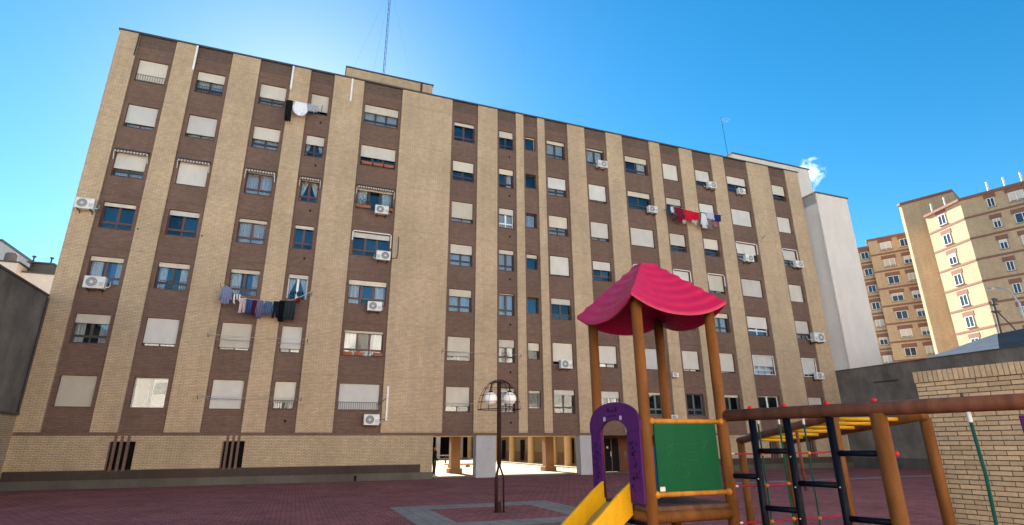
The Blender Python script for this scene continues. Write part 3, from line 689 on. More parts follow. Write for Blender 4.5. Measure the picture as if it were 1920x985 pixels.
at(tb, B(12.4, 14.3, 54.4, 55.2, 0.70, 0.78), 'table_top', GREYD)
for y in (53.85, 55.5): at(tb, B(12.4, 14.3, y, y+0.3, 0.40, 0.46), 'bench', GREYD)
for x in (12.8, 13.8): at(tb, MB().box(x, x+0.1, 54.7, 54.9, 0.0, 0.7).box(x, x+0.1, 53.9, 55.7, 0.32, 0.40), 'leg', DARKMET)
sb_ = empty('stone_bench', (12.8, 46, 0), 'low stone slab bench lying on the sunlit plaza behind the brown column', 'bench')
at(sb_, B(11.6, 13.95, 45.6, 46.4, 0.16, 0.30), 'slab', CREAM, bevel=0.02); at(sb_, MB().box(11.9, 12.1, 45.7, 46.3, 0, 0.16).box(13.4, 13.6, 45.7, 46.3, 0, 0.16), 'support', CREAM)

# ================================================================== THINGS ON THE FACADE
def make_ac():
    r = empty('air_conditioner', (0, 0, 0))
    w, h, d = 0.40, 0.275, 0.15
    MB().box(-w, w, -d, d, -h, h).build('casing', ACW, r, bevel=0.02)
    g = MB().ring((-0.10, -d-0.012, 0), (0, 1, 0), 0.205, 0.235, 0.02, 28)
    for q in (0.075, 0.12, 0.165): g.ring((-0.10, -d-0.012, 0), (0, 1, 0), q-0.006, q+0.006, 0.008, 24)
    for k in range(12):
        a = k*math.pi/6; g.obox((-0.10, -d-0.010, 0), (math.cos(a), 0, math.sin(a)), (0, 1, 0), (-math.sin(a), 0, math.cos(a)), (0.05, 0.21), (0, 0.008), (-0.005, 0.005))
    g.build('fan_guard', ACGL, r)
    MB().path([(-0.10, -d+0.002, 0), (-0.10, -d-0.003, 0)], 0.215, 28).build('fan_opening', ACG, r)
    MB().path([(-0.10, -d, 0), (-0.10, -d-0.014, 0)], 0.055, 16).build('fan_hub', ACW, r)
    m = MB(); [m.box(0.19, 0.36, -d-0.004, -d+0.004, -0.16+i*0.05, -0.145+i*0.05) for i in range(4)]; m.build('vent_slots', ACG, r)
    for x in (-0.26, 0.26):
        MB().box(x-0.02, x+0.02, -d, 0.34, -h-0.045, -h-0.003).box(x-0.02, x+0.02, 0.30, 0.34, -h-0.14, -h-0.045).build('bracket', DARKMET, r)
    MB().path([(w-0.02, 0.05, -0.15), (w+0.07, 0.1, -0.15), (w+0.10, 0.25, -0.05), (w+0.06, 0.33, 0.15)], 0.02, 7).build('pipe', WDUCT, r, smooth=True)
    return r
ACS = [ # x, z, scale, gap to wall, mirrored, label
 (-10.9, 13.16, 1.0, 0, 'air conditioner bracketed on the pale pier at the far left, fourth row'),
 (-9.75, 9.24, 1.08, .11, 'large air conditioner below the leftmost strip window with white and blue curtains'),
 (3.42, 15.02, .98, .11, 'air conditioner under the awning with plants in the wide window strip'),
 (3.70, 12.17, 1.0, .11, 'air conditioner with black cable beside the window framed by a white duct'),
 (3.42, 9.14, .97, .11, 'air conditioner under the wide brown window with white side curtains, fifth row'),
 (3.70, 3.02, 1.0, .11, 'lowest air conditioner, beneath the wide shuttered window with railing'),
 (18.70, 20.9, .98, .11, 'air conditioner in the top row, below the window with lace curtains'),
 (22.70, 17.95, .95, .11, 'air conditioner at the right corner of the wide dark window, second row'),
 (28.45, 20.88, .98, .11, 'air conditioner in the top row, right of the half shut window above the laundry'),
 (31.40, 20.86, .88, .11, 'small dark louvred air conditioner centred under a top row window'),
 (31.10, 15.14, .98, .11, 'air conditioner under a duct framed wide window near the right end, third row'),
 (36.15, 15.22, .98, .11, 'air conditioner under the third row window of the last strip'),
 (36.65, 9.35, 1.32, .11, 'biggest air conditioner, hung far out at the right end of the block'),
 (36.25, 6.45, .92, .11, 'air conditioner in front of the grey white framed window at the right end'),
 (15.22, 6.42, .98, .11, 'air conditioner under a shuttered window behind the lamp post, sixth row'),
 (22.97, 3.32, .62, .11, 'small air conditioner just above the green board'),
 (23.3, 6.05, .55, -.02, 'small white box unit on the pale pier behind the tower posts'),
]
ac0 = make_ac()
for i, (x, z, s, gap, lab) in enumerate(ACS):
    o = ac0 if i == 0 else copy_tree(ac0)
    o.location = (x, YF+gap-0.34*s, z); o.scale = (s, s, s)
    if i in (2, 4, 5, 7, 9): pass
    if i in (3, 8, 12, 10, 11, 6): o.scale = (-s, s, s)
    tag(o, lab, 'air conditioner', 'air conditioners on the facade')

def clothmat(i, c, stripes=None): return cloth('fabric_%d' % i, c, stripes=stripes)
def garment(name, kind, x, w, z, h, y, mat, label, cat, group, ph):
    root = MB(); hw = w/2
    def sheet(e0, e1, z0, z1, n=18, amp=0.05, fold=3.2, bow=0.0):
        def fn(u, v):
            l0 = e0[0]+(e0[1]-e0[0])*v; l1 = e1[0]+(e1[1]-e1[0])*v
            xx = l0+(l1-l0)*u+0.012*math.sin(v*7+ph)*v
            zz = z0+(z1-z0)*v - bow*math.sin(u*math.pi)*v + 0.015*math.sin(u*9+ph)*v
            return (xx, amp*(0.3+v)*math.sin(u*fold*6.283+ph+v*1.5), zz)
        root.grid(fn, n, 10)
    if kind == 'towel': sheet((-hw, -hw*0.94), (hw, hw*0.97), 0, -h)
    elif kind == 'round': sheet((-hw*0.85, -hw*0.55), (hw*0.85, hw*0.55), 0, -h*0.82, bow=h*0.2); 
    elif kind == 'disc':
        def fn(u, v):
            k = .72+.28*v/.4 if v < .4 else math.sqrt(max(.01, 1-((v-.4)/.6)**2))
            return ((u*2-1)*hw*k, .03*(.3+v)*math.sin(u*11+ph), -h*v)
        root.grid(fn, 18, 16)
    elif kind == 'pants':
        sheet((-hw, -hw), (hw, hw), 0, -h*0.33)
        sheet((-hw, -hw*1.02), (-hw*0.02, -hw*0.25), -h*0.331, -h, 8, fold=1.2); sheet((hw*0.02, hw*0.30), (hw, hw*1.0), -h*0.331, -h*0.97, 8, fold=1.2)
    elif kind == 'shirt':
        sheet((-hw*0.62, -hw*0.58), (hw*0.62, hw*0.60), 0, -h)
        sheet((-hw*0.64, -hw*1.05), (-hw*0.40, -hw*0.66), -0.01, -h*0.78, 6, fold=1); sheet((hw*0.40, hw*0.66), (hw*0.64, hw*1.05), -0.01, -h*0.74, 6, fold=1)
    elif kind == 'socks':
        n = max(2, int(w/0.11))
        for i in range(n):
            c = -hw+w*(i+0.5)/n; k = h*(0.75+0.25*math.sin(i*2.3+ph))
            sheet((c-0.036, c-0.03), (c+0.036, c+0.035), 0, -k*0.72, 4, 0.012, 1); sheet((c-0.03, c-0.0), (c+0.035, c+0.075), -k*0.721, -k, 4, 0.012, 1)
    o = root.build(name, mat, None, (x, y, z), smooth=True, solid=0.012)
    return tag(o, label, cat, group)
GL = 'laundry on the line across the left strips'; GR = 'laundry on the lines high on the right'; GT = 'laundry on the top left line'
y1 = YF-0.52
LAU = [
 ('jacket','shirt',-4.05,.62,9.50,.90,(.20,.23,.36),None,'lilac blue jacket at the left end of the long sagging clothesline','jacket',GL),
 ('underwear','socks',-3.53,.37,9.16,.50,(.70,.66,.64),None,'small white underwear pegged right of the lilac blue jacket','laundry',GL),
 ('trousers','pants',-3.22,.28,8.98,.78,(.58,.47,.45),None,'pale pink trousers on the sagging clothesline','trousers',GL),
 ('towel','towel',-2.94,.36,8.93,.74,(.035,.07,.20),None,'royal blue towel beside the pale pink trousers','towel',GL),
 ('towel','towel',-2.68,.27,8.92,.76,(.08,.012,.03),None,'dark maroon cloth hanging right of the royal blue towel','towel',GL),
 ('shirt','shirt',-2.40,.42,8.93,.95,(.20,.20,.30),((.11,.11,.20),9),'lilac striped shirt in front of the pale pier','shirt',GL),
 ('shirt','shirt',-2.01,.52,8.91,.70,(.085,.14,.24),None,'faded denim shirt in the middle of the clothesline','shirt',GL),
 ('trousers','pants',-1.63,.28,8.94,.90,(.012,.016,.035),None,'navy trousers right of the denim shirt','trousers',GL),
 ('trousers','towel',-1.36,.27,9.03,1.15,(.006,.006,.008),None,'long black trousers, the longest item on the sagging line','trousers',GL),
 ('bed_sheet','towel',-.96,.55,9.04,1.03,(.022,.032,.034),None,'dark slate sheet at the right end of the sagging line','sheet',GL),
 ('cloth','round',-.58,.30,9.21,.30,(.20,.015,.015),None,'small red cloth below the white framed window','cloth',GL),
 ('socks','socks',-.72,.68,9.62,.28,(.008,.008,.010),None,'row of black socks pegged before the white framed window','socks',GL),
 ('cloth','towel',24.13,.22,18.22,.46,(.66,.62,.66),None,'small white cloth at the left end of the right hand laundry','cloth',GR),
 ('blanket','round',24.72,1.0,18.27,1.12,(.17,.012,.03),None,'crumpled dark maroon blanket on the right hand clothesline','blanket',GR),
 ('towel','towel',25.55,.72,18.18,.82,(.55,.012,.035),None,'bright red towel next to the maroon blanket','towel',GR),
 ('towel','towel',26.22,.66,18.12,.62,(.50,.008,.03),None,'second bright red towel, beside the white washing','towel',GR),
 ('cloth','round',25.18,.46,17.40,.32,(.50,.42,.33),None,'small beige cloth hanging below the first red towel','cloth',GR),
 ('underwear','socks',26.13,.54,17.50,.40,(.68,.60,.56),None,'white and pink underwear hanging below the second red towel','laundry',GR),
 ('shirt','shirt',26.93,.62,18.12,1.20,(.66,.66,.68),None,'long white shirt in the middle of the right hand laundry','shirt',GR),
 ('towel','towel',27.58,.72,18.18,.46,(.46,.48,.54),None,'pale grey towel folded over the upper right line','towel',GR),
 ('trousers','pants',27.43,.52,17.68,.76,(.30,.30,.30),((.08,.08,.09),8),'grey striped trousers hanging under the pale grey towel','trousers',GR),
 ('blouse','shirt',28.02,.66,17.75,.56,(.42,.22,.24),((.16,.03,.05),7),'pink patterned blouse at the lower right of the laundry','blouse',GR),
 ('towel','towel',28.26,.66,18.22,.56,(.012,.03,.13),None,'navy blue towel at the right end of the upper line','towel',GR),
 ('trousers','towel',-2.36,.36,21.10,1.42,(.012,.011,.012),None,'black trousers hanging in the top row between two strips','trousers',GT),
 ('bed_sheet','disc',-1.74,.86,21.10,.92,(.74,.76,.80),None,'rounded white sheet hanging in the top row','sheet',GT),
 ('towel','towel',-1.08,.58,21.08,.48,(.34,.37,.42),None,'grey towel right of the rounded white sheet','towel',GT),
]
for i, (nm, kd, x, w, z, h, col, stp, lab, cat, grp) in enumerate(LAU):
    yy = y1 - (0.12 if grp == GR and z > 18 else 0.0) - (0.0 if i != 11 else -0.25)
    garment(nm, kd, x, w, z, h, yy, clothmat(i, col, stp), lab, cat, grp, i*1.7)
def line(pts, label, arms):
    r = empty('clothesline', (pts[0][0], YF, pts[0][1]), label, 'clothesline', 'clotheslines'); o = r.location
    m = MB(o); m.path([(x, pts[0][2], z) for x, z, *_ in pts], 0.008, 6); m.build('line', STEEL, r)
    for x, z in arms: MB(o).path([(x, YF, z-0.12), (x, pts[0][2]-0.05, z+0.02)], 0.015, 6).build('arm', DARKMET, r)
line([(-4.35, 9.62, y1), (-4.0, 9.5), (-3.4, 9.1), (-2.9, 8.94), (-2.2, 8.92), (-1.5, 9.0), (-.9, 9.08), (-.4, 9.35), (.0, 9.62)], 'sagging line carrying blue and black laundry across two strips', [(-4.38, 9.62), (.05, 9.62)])
line([(23.95, 18.30, y1-0.12), (24.7, 18.27), (25.9, 18.16), (27, 18.14), (28.3, 18.23), (28.7, 18.3)], 'upper line carrying the red and grey towels', [(23.95, 18.3), (28.75, 18.3)])
line([(24.6, 17.55, y1), (25.9, 17.50), (27.4, 17.68), (28.4, 17.78)], 'lower line below the red towels', [(24.6, 17.55), (28.45, 17.8)])
line([(-2.55, 21.12, y1), (-1.7, 21.10), (-.6, 21.12)], 'short line with black trousers and white sheet, top row', [(-2.6, 21.12), (-.55, 21.12)])
line([(-4.6, 7.07, YF-0.25), (-2.2, 7.02), (.1, 7.07)], 'empty line stretched across two shuttered windows, sixth row', [(-4.6, 7.07), (.1, 7.07)])
line([(-4.6, 4.05, YF-0.25), (-2.2, 4.02), (.1, 4.05)], 'empty line stretched across two windows, bottom row', [(-4.6, 4.05), (.1, 4.05)])
line([(7.4, 6.88, YF-0.25), (9.8, 6.82), (12.2, 6.85)], 'empty line left of the lamp globes, sixth row', [(7.4, 6.88), (12.25, 6.85)])
line([(33.0, 17.2, YF-0.3), (33.3, 17.25), (33.6, 17.3)], 'short bare stub line on the pier near the right end', [(33.0, 17.2)])

def leafclump(cx, cy, cz, rx, ry, rz, n, s):
    m = MB()
    for i in range(n):
        v = Vector((random.gauss(0, .5), random.gauss(0, .5), random.gauss(0, .5)))
        p = Vector((cx+v.x*rx, cy+v.y*ry, cz+v.z*rz)); a = Vector((random.uniform(-1, 1), random.uniform(-1, 1), random.uniform(-1, 1))).normalized(); b = a.orthogonal().normalized()
        k = s*random.uniform(.6, 1.3); m.add([p-a*k, p-b*k*.45, p+a*k, p+b*k*.45], [(0, 1, 2, 3)])
    return m
def flowerbox(x, z, w, label, h=0.17, n=60, up=0.18):
    r = empty('flower_box', (x, YD-0.10, z), label, 'planter', 'flower boxes on window sills')
    MB().add([(-w/2, -.09, h), (w/2, -.09, h), (w/2, .09, h), (-w/2, .09, h), (-w/2*.94, -.07, 0), (w/2*.94, -.07, 0), (w/2*.94, .07, 0), (-w/2*.94, .07, 0)],
             [(0, 3, 2, 1), (4, 5, 6, 7), (0, 1, 5, 4), (1, 2, 6, 5), (2, 3, 7, 6), (3, 0, 4, 7)]).build('box', TERRA, r)
    if n: tag(leafclump(0, 0, h+up*.5, w*.9, .16, up, n, .05).build('plant', LEAFD, r), kind='stuff')
for i, x in enumerate((2.35, 3.02, 3.68)): flowerbox(x, TOPS[1]-HW+.0, .58, ('left', 'middle', 'right')[i]+' terracotta box on the wide second row window sill', n=14, up=.1)
flowerbox(2.38, TOPS[2]-HW+.02, .85, 'bushy plant at the left of the awning window', n=220, up=.42)
flowerbox(3.85, TOPS[2]-HW+.02, .50, 'bushy plant at the right of the awning window', n=110, up=.3)
for i, x in enumerate((2.2, 2.8, 3.8)): flowerbox(x, TOPS[5]-HW+.0, .5, ('left', 'middle', 'right')[i]+' terracotta box on the wide sixth row window sill', n=24, up=.14)

# masts
ms = empty('radio_mast', (3.24, 34.4, 26.3), 'slender lattice mast with guy wires standing on the roof house', 'antenna')
m = MB(); 
for k in range(3):
    a = k*2.094; m.tube((.075*math.cos(a), .075*math.sin(a), 0), (.075*math.cos(a), .075*math.sin(a), 12), .014, n=5)
for i in range(24):
    for k in range(3):
        a, b = k*2.094, (k+1)*2.094; z = i*.5; m.tube((.075*math.cos(a), .075*math.sin(a), z), (.075*math.cos(b), .075*math.sin(b), z+.5), .006, n=4)
m.build('lattice', DARKMET, ms)
for x, y in ((-2.4, .6), (-.8, -1.0), (2.5, .8)): MB().tube((0, 0, 9), (x, y, 0), .006, n=4).build('guy_wire', STEEL, ms)
an = empty('tv_antenna', (33.85, 34.0, 23.7), 'thin television aerial on the roof near the right end', 'antenna')
MB().tube((0, 0, 0), (-.25, 0, 6.5), .03, .02, 6).build('pole', DARKMET, an)
m = MB().tube((-.25, 0, 6.35), (.55, -.1, 6.25), .014, n=5)
for i in range(5): m.tube((-.1+i*.15, -.3, 6.33-i*.02), (-.1+i*.15, .3, 6.33-i*.02), .008, n=4)
m.build('yagi', STEEL, an)
m = MB().tube((.35, 0, 0), (.40, 0, 1.3), .02, n=5)
for i in range(4): m.tube((.2+i*.16, -.3, 1.05+i*.1), (.2+i*.16, .3, 1.05+i*.1), .014, n=4)
m.tube((.1, 0, 1.0), (.9, 0, 1.4), .015, n=5).build('lower_yagi', WDUCT, an)

# ================================================================== LAMP POST
lp = empty('lamp_post', (5.40, 15.32, 0), 'rusty brown lamp post with two white globes in a wire cage', 'lamp post')
px = Vector((0.944, -0.331, 0))       # sideways axis of the two arms
def L(s, d, z): return (px.x*s-px.y*d*1.0, px.y*s+px.x*d*1.0, z)
MB().tube(L(0, 0, 1.22), L(0, 0, 3.50), .062, .058, 14).build('pole', RUST, lp, smooth=True)
m = MB().path([L(-.01, 0, 1.30), L(-.02, 0, 1.15), L(-.07, 0, .92), L(-.075, 0, .8), L(-.075, 0, .0)], [.03, .03, .036, .046, .046], 10)
m.build('leg', RUST, lp, smooth=True)
MB().path([L(.02, 0, 1.30), L(.03, 0, 1.15), L(.12, 0, .90), L(.125, 0, .8), L(.125, 0, 0)], [.028, .026, .026, .026, .026], 10).build('leg', RUST, lp, smooth=True)
MB().box(-.06, .06, -.05, .05, .0, .26).build('fuse_box', RUST, lp, bevel=.02)
MB().box(-.13, .17, -.09, .09, .0, .015).build('base_plate', RUST, lp)
for s in (-1, 1):
    a = .24 if s < 0 else .31
    MB().path([L(0, 0, 3.30)]+[L(s*(a/2-a/2*math.cos(t)), 0, 3.34+.14*math.sin(t)) for t in (.5, 1.0, 1.57, 2.1, 2.6)]+[L(s*a, 0, 3.30), L(s*a, 0, 3.18)], .022, 8).build('arm', RUST, lp, smooth=True)
    MB().sphere(L(s*a, 0, 3.0), .188, 24, 16).build('globe', GLOBE, lp, smooth=True)
    MB().tube(L(s*a, 0, 3.17), L(s*a, 0, 3.23), .07, .05, 12).build('globe_cap', RUST, lp)
cg = MB(); rx, rz, z0 = .61, .84, 2.70
def dome(t, a):  # t 0..1 up, a angle
    c = math.cos(t*math.pi/2); return L(rx*c*math.cos(a), rx*.62*c*math.sin(a), z0+rz*math.sin(t*math.pi/2))
for k in range(12): cg.path([dome(i/8, k*math.pi/6) for i in range(8)]+[dome(.985, k*math.pi/6)], .0055, 5)
for t in (0, .16, .32, .5, .68): cg.path([dome(t, k*math.pi/12) for k in range(25)], .006 if t else .011, 5)
cg.build('cage', RUST, lp)

# ================================================================== NEAR BRICK WALL
bw = empty('brick_wall', (8.57, 5.65, 0), 'near pale brick wall with a soldier course on top at the right edge', 'wall')
wd = Vector((0.136, -0.991, 0)); wn_ = Vector((-0.991, -0.136, 0)); Zv = Vector((0, 0, 1))
MB().obox((0, 0, 0), wd, wn_, Zv, (0.006, 4.2), (-0.24, -0.008), (0, 2.62)).build('mortar_core', MORTR, bw)
def brickmesh(l, h, d):
    m = MB(); m.obox((0, 0, 0), wd, wn_, Zv, (0, l), (-d, 0), (0, h)); me = bpy.data.meshes.new('brick'); me.from_pydata(m.v, [], m.f); me.materials.append(WB); return me
def wbmat():
    t = NT('wall_brick'); oi = t.new('ShaderNodeObjectInfo'); p = t.pos()
    f = t.math('MULTIPLY', t.range(oi.outputs['Random'], 0, 1, 0.82, 1.14), t.range(t.noise(p, 25, 5), 0.3, 0.7, 0.86, 1.12))
    f = t.math('MULTIPLY', f, t.range(t.noise(p, 1.6, 4), 0.3, 0.7, 0.9, 1.08))
    g = t.new('ShaderNodeCombineColor'); [t.l.new(f, g.inputs[i]) for i in range(3)]
    t.l.new(t.mix(1.0, (0.52, 0.385, 0.235, 1), g.outputs[0], 'MULTIPLY'), t.b.inputs['Base Color'])
    t.b.inputs['Roughness'].default_value = 0.85; t.bump(t.noise(p, 90, 4), 0.4, 0.006); return t.m
WB = wbmat()
CH = 0.0628; bl = 0.240
mf = brickmesh(bl, CH-0.012, 0.10); mh = brickmesh(0.115, CH-0.012, 0.10); ms_ = brickmesh(0.054, 0.155, 0.20)
nb = 0; rest = MB()
NC = 41
for c in range(NC-1, -1, -1):
    s = 0.0 if c % 2 == 0 else -0.125; z = c*CH+0.01; first = True
    s = 0.0; i = 0
    while s < 4.1:
        half = (i == 0 and c % 2); l = 0.115 if half else bl
        jit = random.uniform(-.0025, .0025)
        if nb < 262 and s < 1.75:
            o = bpy.data.objects.new('brick', mh if half else mf); C.objects.link(o); o.parent = bw; o.location = wd*s+wn_*jit+Zv*(z+random.uniform(-.001, .001)); nb += 1
        else: rest.obox(Vector((0, 0, 0)), wd, wn_, Zv, (s, s+l), (-.1, jit), (z, z+CH-.012))
        s += l+0.011; i += 1
for i in range(64):
    s = i*0.0645
    if i < 34:
        o = bpy.data.objects.new('coping_brick', ms_); C.objects.link(o); o.parent = bw; o.location = wd*s+wn_*(0.028+random.uniform(-.004, .004))+Zv*(NC*CH+.008+random.uniform(-.003, .003))
    else: rest.obox((0, 0, 0), wd, wn_, Zv, (s, s+.054), (-.2, .028), (NC*CH+.008, NC*CH+.163))
o = rest.build('brickwork', WB, bw); o['kind'] = 'stuff'
MB().obox((0, 0, 0), wd, wn_, Zv, (0.005, 4.15), (-.2, .01), (NC*CH+.006, NC*CH+.150)).build('coping_mortar', GREYW, bw)

# ================================================================== PLAYGROUND
pg = empty('playground_frame', (3.92, 5.6, 0), 'play tower with red roof, yellow slide, green board and climbing frame', 'playground')
PO = pg.location.copy()
def pp(mb, name, mat, parent=None, **k):
    mb.v = [tuple(Vector(q)-PO) for q in mb.v]; return mb.build(name, mat, parent or pg, **k)
P1, P2, P3, P4 = (3.42, 5.1), (4.42, 5.1), (3.42, 6.1), (4.42, 6.1)
for p in (P1, P2, P3, P4): pp(MB().tube((*p, 0), (*p, 3.36), .060, n=24), 'post', ORANGE, smooth=True)
# roof
def rim(a):
    k = 1/max(abs(math.cos(a)), abs(math.sin(a))); c = math.cos(a)*k; s = math.sin(a)*k
    cor = min(abs(c), abs(s))                      # 1 at corners, 0 mid-edge
    return c*.645, s*.645, 3.165+.175*cor**2.2
NS = 6
def rsurf(a, t):   # t: 0 rim .. 1 apex
    x, y, z = rim(a); f = t*NS; i = min(int(f), NS-1); fr = f-i
    st = (i+ (fr/.72)*.25 if fr < .72 else i+.25+(fr-.72)/.28*.75)/NS   # tread then riser
    rr = 1-.83*t; zz = z+(3.895-z)*(st*.55+.45*t)
    zz = zz*(1-t*.0)
    return Vector((3.92+x*rr, 5.6+y*rr, zz))
NA, NTt = 96, 60; m = MB()
vs_ = [rsurf(2*math.pi*k/NA+math.pi/4, j/NTt) for j in range(NTt+1) for k in range(NA)]
fs_ = [(j*NA+k, j*NA+(k+1) % NA, (j+1)*NA+(k+1) % NA, (j+1)*NA+k) for j in range(NTt) for k in range(NA)]
fs_.append(tuple(NTt*NA+k for k in range(NA)))
n0 = len(vs_)
vs_ += [Vector((v.x, v.y, v.z-.045)) for v in vs_[:NA]]
vs_ += [Vector((3.92+(v.x-3.92)*.93, 5.6+(v.y-5.6)*.93, v.z-.035)) for v in vs_[:NA]]
for k in range(NA):
    fs_.append((n0+k, n0+(k+1) % NA, (k+1) % NA, k)); fs_.append((n0+NA+k, n0+NA+(k+1) % NA, n0+(k+1) % NA, n0+k))
n1_ = len(vs_); vs_ += [Vector((3.92+(v.x-3.92)*.5, 5.6+(v.y-5.6)*.5, 3.42)) for v in vs_[:NA]]
for k in range(NA): fs_.append((n1_+k, n1_+(k+1) % NA, n0+NA+(k+1) % NA, n0+NA+k))
fs_.append(tuple(n1_+k for k in range(NA))[::-1])
m.add(vs_, fs_); ro = pp(m, 'roof', REDP, smooth=True)
try:
    me = ro.data; me.set_sharp_from_angle(angle=R(50))
except Exception: pass
# platform
dk = MB(); 
for x0, x1, y0, y1_ in ((3.42, 4.42, 5.10, 5.10), (3.42, 4.42, 6.10, 6.10)): pp(MB().tube((x0, y0, 1.05), (x1, y1_, 1.05), .058, n=20), 'platform_beam', ORANGE, smooth=True)
for x in (3.42, 4.42): pp(MB().tube((x, 5.1, 1.05), (x, 6.1, 1.05), .055, n=20), 'platform_beam', ORANGE, smooth=True)
for i in range(9): pp(B(3.38, 4.46, 5.085+i*.114, 5.085+i*.114+.106, 1.105, 1.148), 'deck_plank', PLANK, bevel=.006)
# chalkboard with rails
pp(MB().tube((3.40, 5.07, 1.975), (4.44, 5.07, 1.975), .026, n=14), 'rail', RAILY, smooth=True)
pp(MB().tube((3.40, 5.07, 1.262), (4.44, 5.07, 1.262), .026, n=14), 'rail', RAILY, smooth=True)
for z in (1.975, 1.262):
    for x in (3.47, 4.37): pp(MB().sphere((x, 5.065, z), .037, 12, 8), 'rail_clamp', RAILY, smooth=True)
bd = pp(B(3.495, 4.285, 5.055, 5.08, 1.285, 1.955), 'chalkboard', GREEN, bevel=.006)
pp(B(3.505, 3.565, 5.051, 5.0545, 1.292, 1.335), 'sticker', STICK, bd)
def stroke(pts, r=.0028):
    pts = [(3.495+u*.79, 5.053, 1.285+v*.67) for u, v in pts]; return MB().path(pts, r, 5)
def wob(pts, n=5, a=.006):
    o_ = []
    for i in range(len(pts)-1):
        for k in range(n):
            t = k/n; o_.append((pts[i][0]*(1-t)+pts[i+1][0]*t+random.uniform(-a, a), pts[i][1]*(1-t)+pts[i+1][1]*t+random.uniform(-a, a)))
    return o_+[pts[-1]]
SK = [[(.16,.72),(.18,.64),(.24,.66),(.28,.70),(.40,.68),(.55,.69),(.70,.70),(.80,.73),(.86,.72),(.78,.67),(.75,.60)],
      [(.16,.72),(.17,.66),(.14,.60),(.15,.54),(.20,.53),(.23,.58),(.27,.52),(.33,.44),(.34,.36),(.30,.30),(.27,.26)],
      [(.35,.44),(.42,.47),(.50,.46),(.56,.44),(.62,.46),(.70,.40),(.74,.30),(.78,.22),(.80,.20),(.74,.22),(.66,.26),(.62,.28)],
      [(.40,.40),(.44,.32),(.42,.22),(.38,.20),(.46,.20),(.50,.30),(.46,.40)], [(.28,.42),(.34,.38),(.42,.40)], [(.52,.58),(.58,.55),(.63,.57)]]
dm = MB()
for s_ in SK:
    q = stroke(wob(s_)); dm.add(q.v, q.f)
pp(dm, 'chalk_scribble', CHALK, bd)
# arch panel on the slide side
XA0, XA1 = 3.335, 3.365
def arch(name, inner, outer, zs, mat):
    pass
av = []; n = 20; yc, ri, ro_ = 5.62, .283, .53
outer = [(5.085, 1.88), (5.085, 1.985)]+[(yc-ro_*.98*math.cos(t), 1.985+.215*math.sin(t)) for t in [math.pi*i/n for i in range(1, n)]]+[(6.155, 1.985), (6.155, 1.88)]
inner = [(5.903, 1.88)]+[(yc+ri*math.cos(t), 1.88+.125*math.sin(t)) for t in [math.pi*i/n for i in range(1, n)]]+[(5.337, 1.88)]
poly = outer+inner
def yz_prism(poly, x0, x1):
    bm = bmesh.new(); f = bm.faces.new([bm.verts.new((x0, y, z)) for y, z in poly]); r = bmesh.ops.extrude_face_region(bm, geom=[f])
    bmesh.ops.translate(bm, vec=(x1-x0, 0, 0), verts=[g for g in r['geom'] if isinstance(g, bmesh.types.BMVert)])
    bmesh.ops.triangulate(bm, faces=bm.faces[:]); bmesh.ops.recalc_face_normals(bm, faces=bm.faces[:])
    bm.verts.index_update(); m = MB(); m.add([v.co for v in bm.verts], [tuple(v.index for v in f.verts) for f in bm.faces]); bm.free(); return m
apn = pp(yz_prism(poly, XA0, XA1), 'arch_panel', PURP)
pp(B(XA0, XA1, 5.095, 5.345, 1.17, 1.879), 'side_panel', PURP, bevel=.006); pp(B(XA0, XA1, 5.90, 6.14, 1.17, 1.879), 'side_panel', PURP, bevel=.006)
em = MB()
for yy, zz, l in ((5.62, 2.10, .11), (5.62, 2.045, .09)): em.box(XA0-.003, XA0+.001, yy-l, yy+l, zz, zz+.012)
em.box(XA0-.003, XA0+.001, 5.515, 5.545, 2.10, 2.145).box(XA0-.003, XA0+.001, 5.685, 5.715, 2.10, 2.145)
pp(em, 'engraving', PURPD, apn)
for yy in (5.44, 5.79):
    q = MB().path([(XA0-.004, yy, 2.022), (XA0+.002, yy, 2.022)], .026, 14); pp(q, 'hole_cap', STICK if False else GREYP, apn)
for y0 in (5.225, 6.02):
    em = MB()
    for i in range(26): 
        yy = y0+random.gauss(0, .035); zz = random.gauss(1.50, .13); rr = random.uniform(.006, .022)
        em.path([(XA0-.003, yy, zz), (XA0+.001, yy, zz)], rr, 8)
    tag(pp(em, 'engraving', PURPD), kind='stuff')
# slide (runs towards -x)
x_t, z_t, sl_ = 3.34, 1.13, math.tan(R(39.5)); x_b = 1.95
def sz(x): return z_t-(x_t-x)*sl_
def slab(y0, y1_, zlo, zhi, mat, name):
    xs_ = [3.36, 3.2, 2.9, 2.6, 2.3, 2.1, 1.85, 1.55]
    def bz(x): return max(sz(x), .22+.02*(x-1.5)) if x < 2.3 else sz(x)
    m = MB(); vs = []
    for x in xs_: z = bz(min(x, 3.34)); vs += [(x, y0, z+zlo), (x, y1_, z+zlo), (x, y1_, z+zhi), (x, y0, z+zhi)]
    fs = []
    for i in range(len(xs_)-1):
        a, b = 4*i, 4*i+4
        fs += [(a, a+1, b+1, b), (a+1, a+2, b+2, b+1), (a+2, a+3, b+3, b+2), (a+3, a, b, b+3)]
    fs += [(3, 2, 1, 0), tuple(4*(len(xs_)-1)+k for k in range(4))]
    m.add(vs, fs); return pp(m, name, mat, bevel=.006)
slab(5.40, 5.90, -.02, .01, YELB, 'slide_bed'); slab(5.355, 5.40, -.08, .235, YELL, 'slide_side'); slab(5.90, 5.945, -.08, .235, YELL, 'slide_side')
pp(MB().tube((2.0, 5.42, 0), (2.0, 5.42, .2), .03).tube((2.0, 5.88, 0), (2.0, 5.88, .2), .03), 'slide_foot', STEEL)
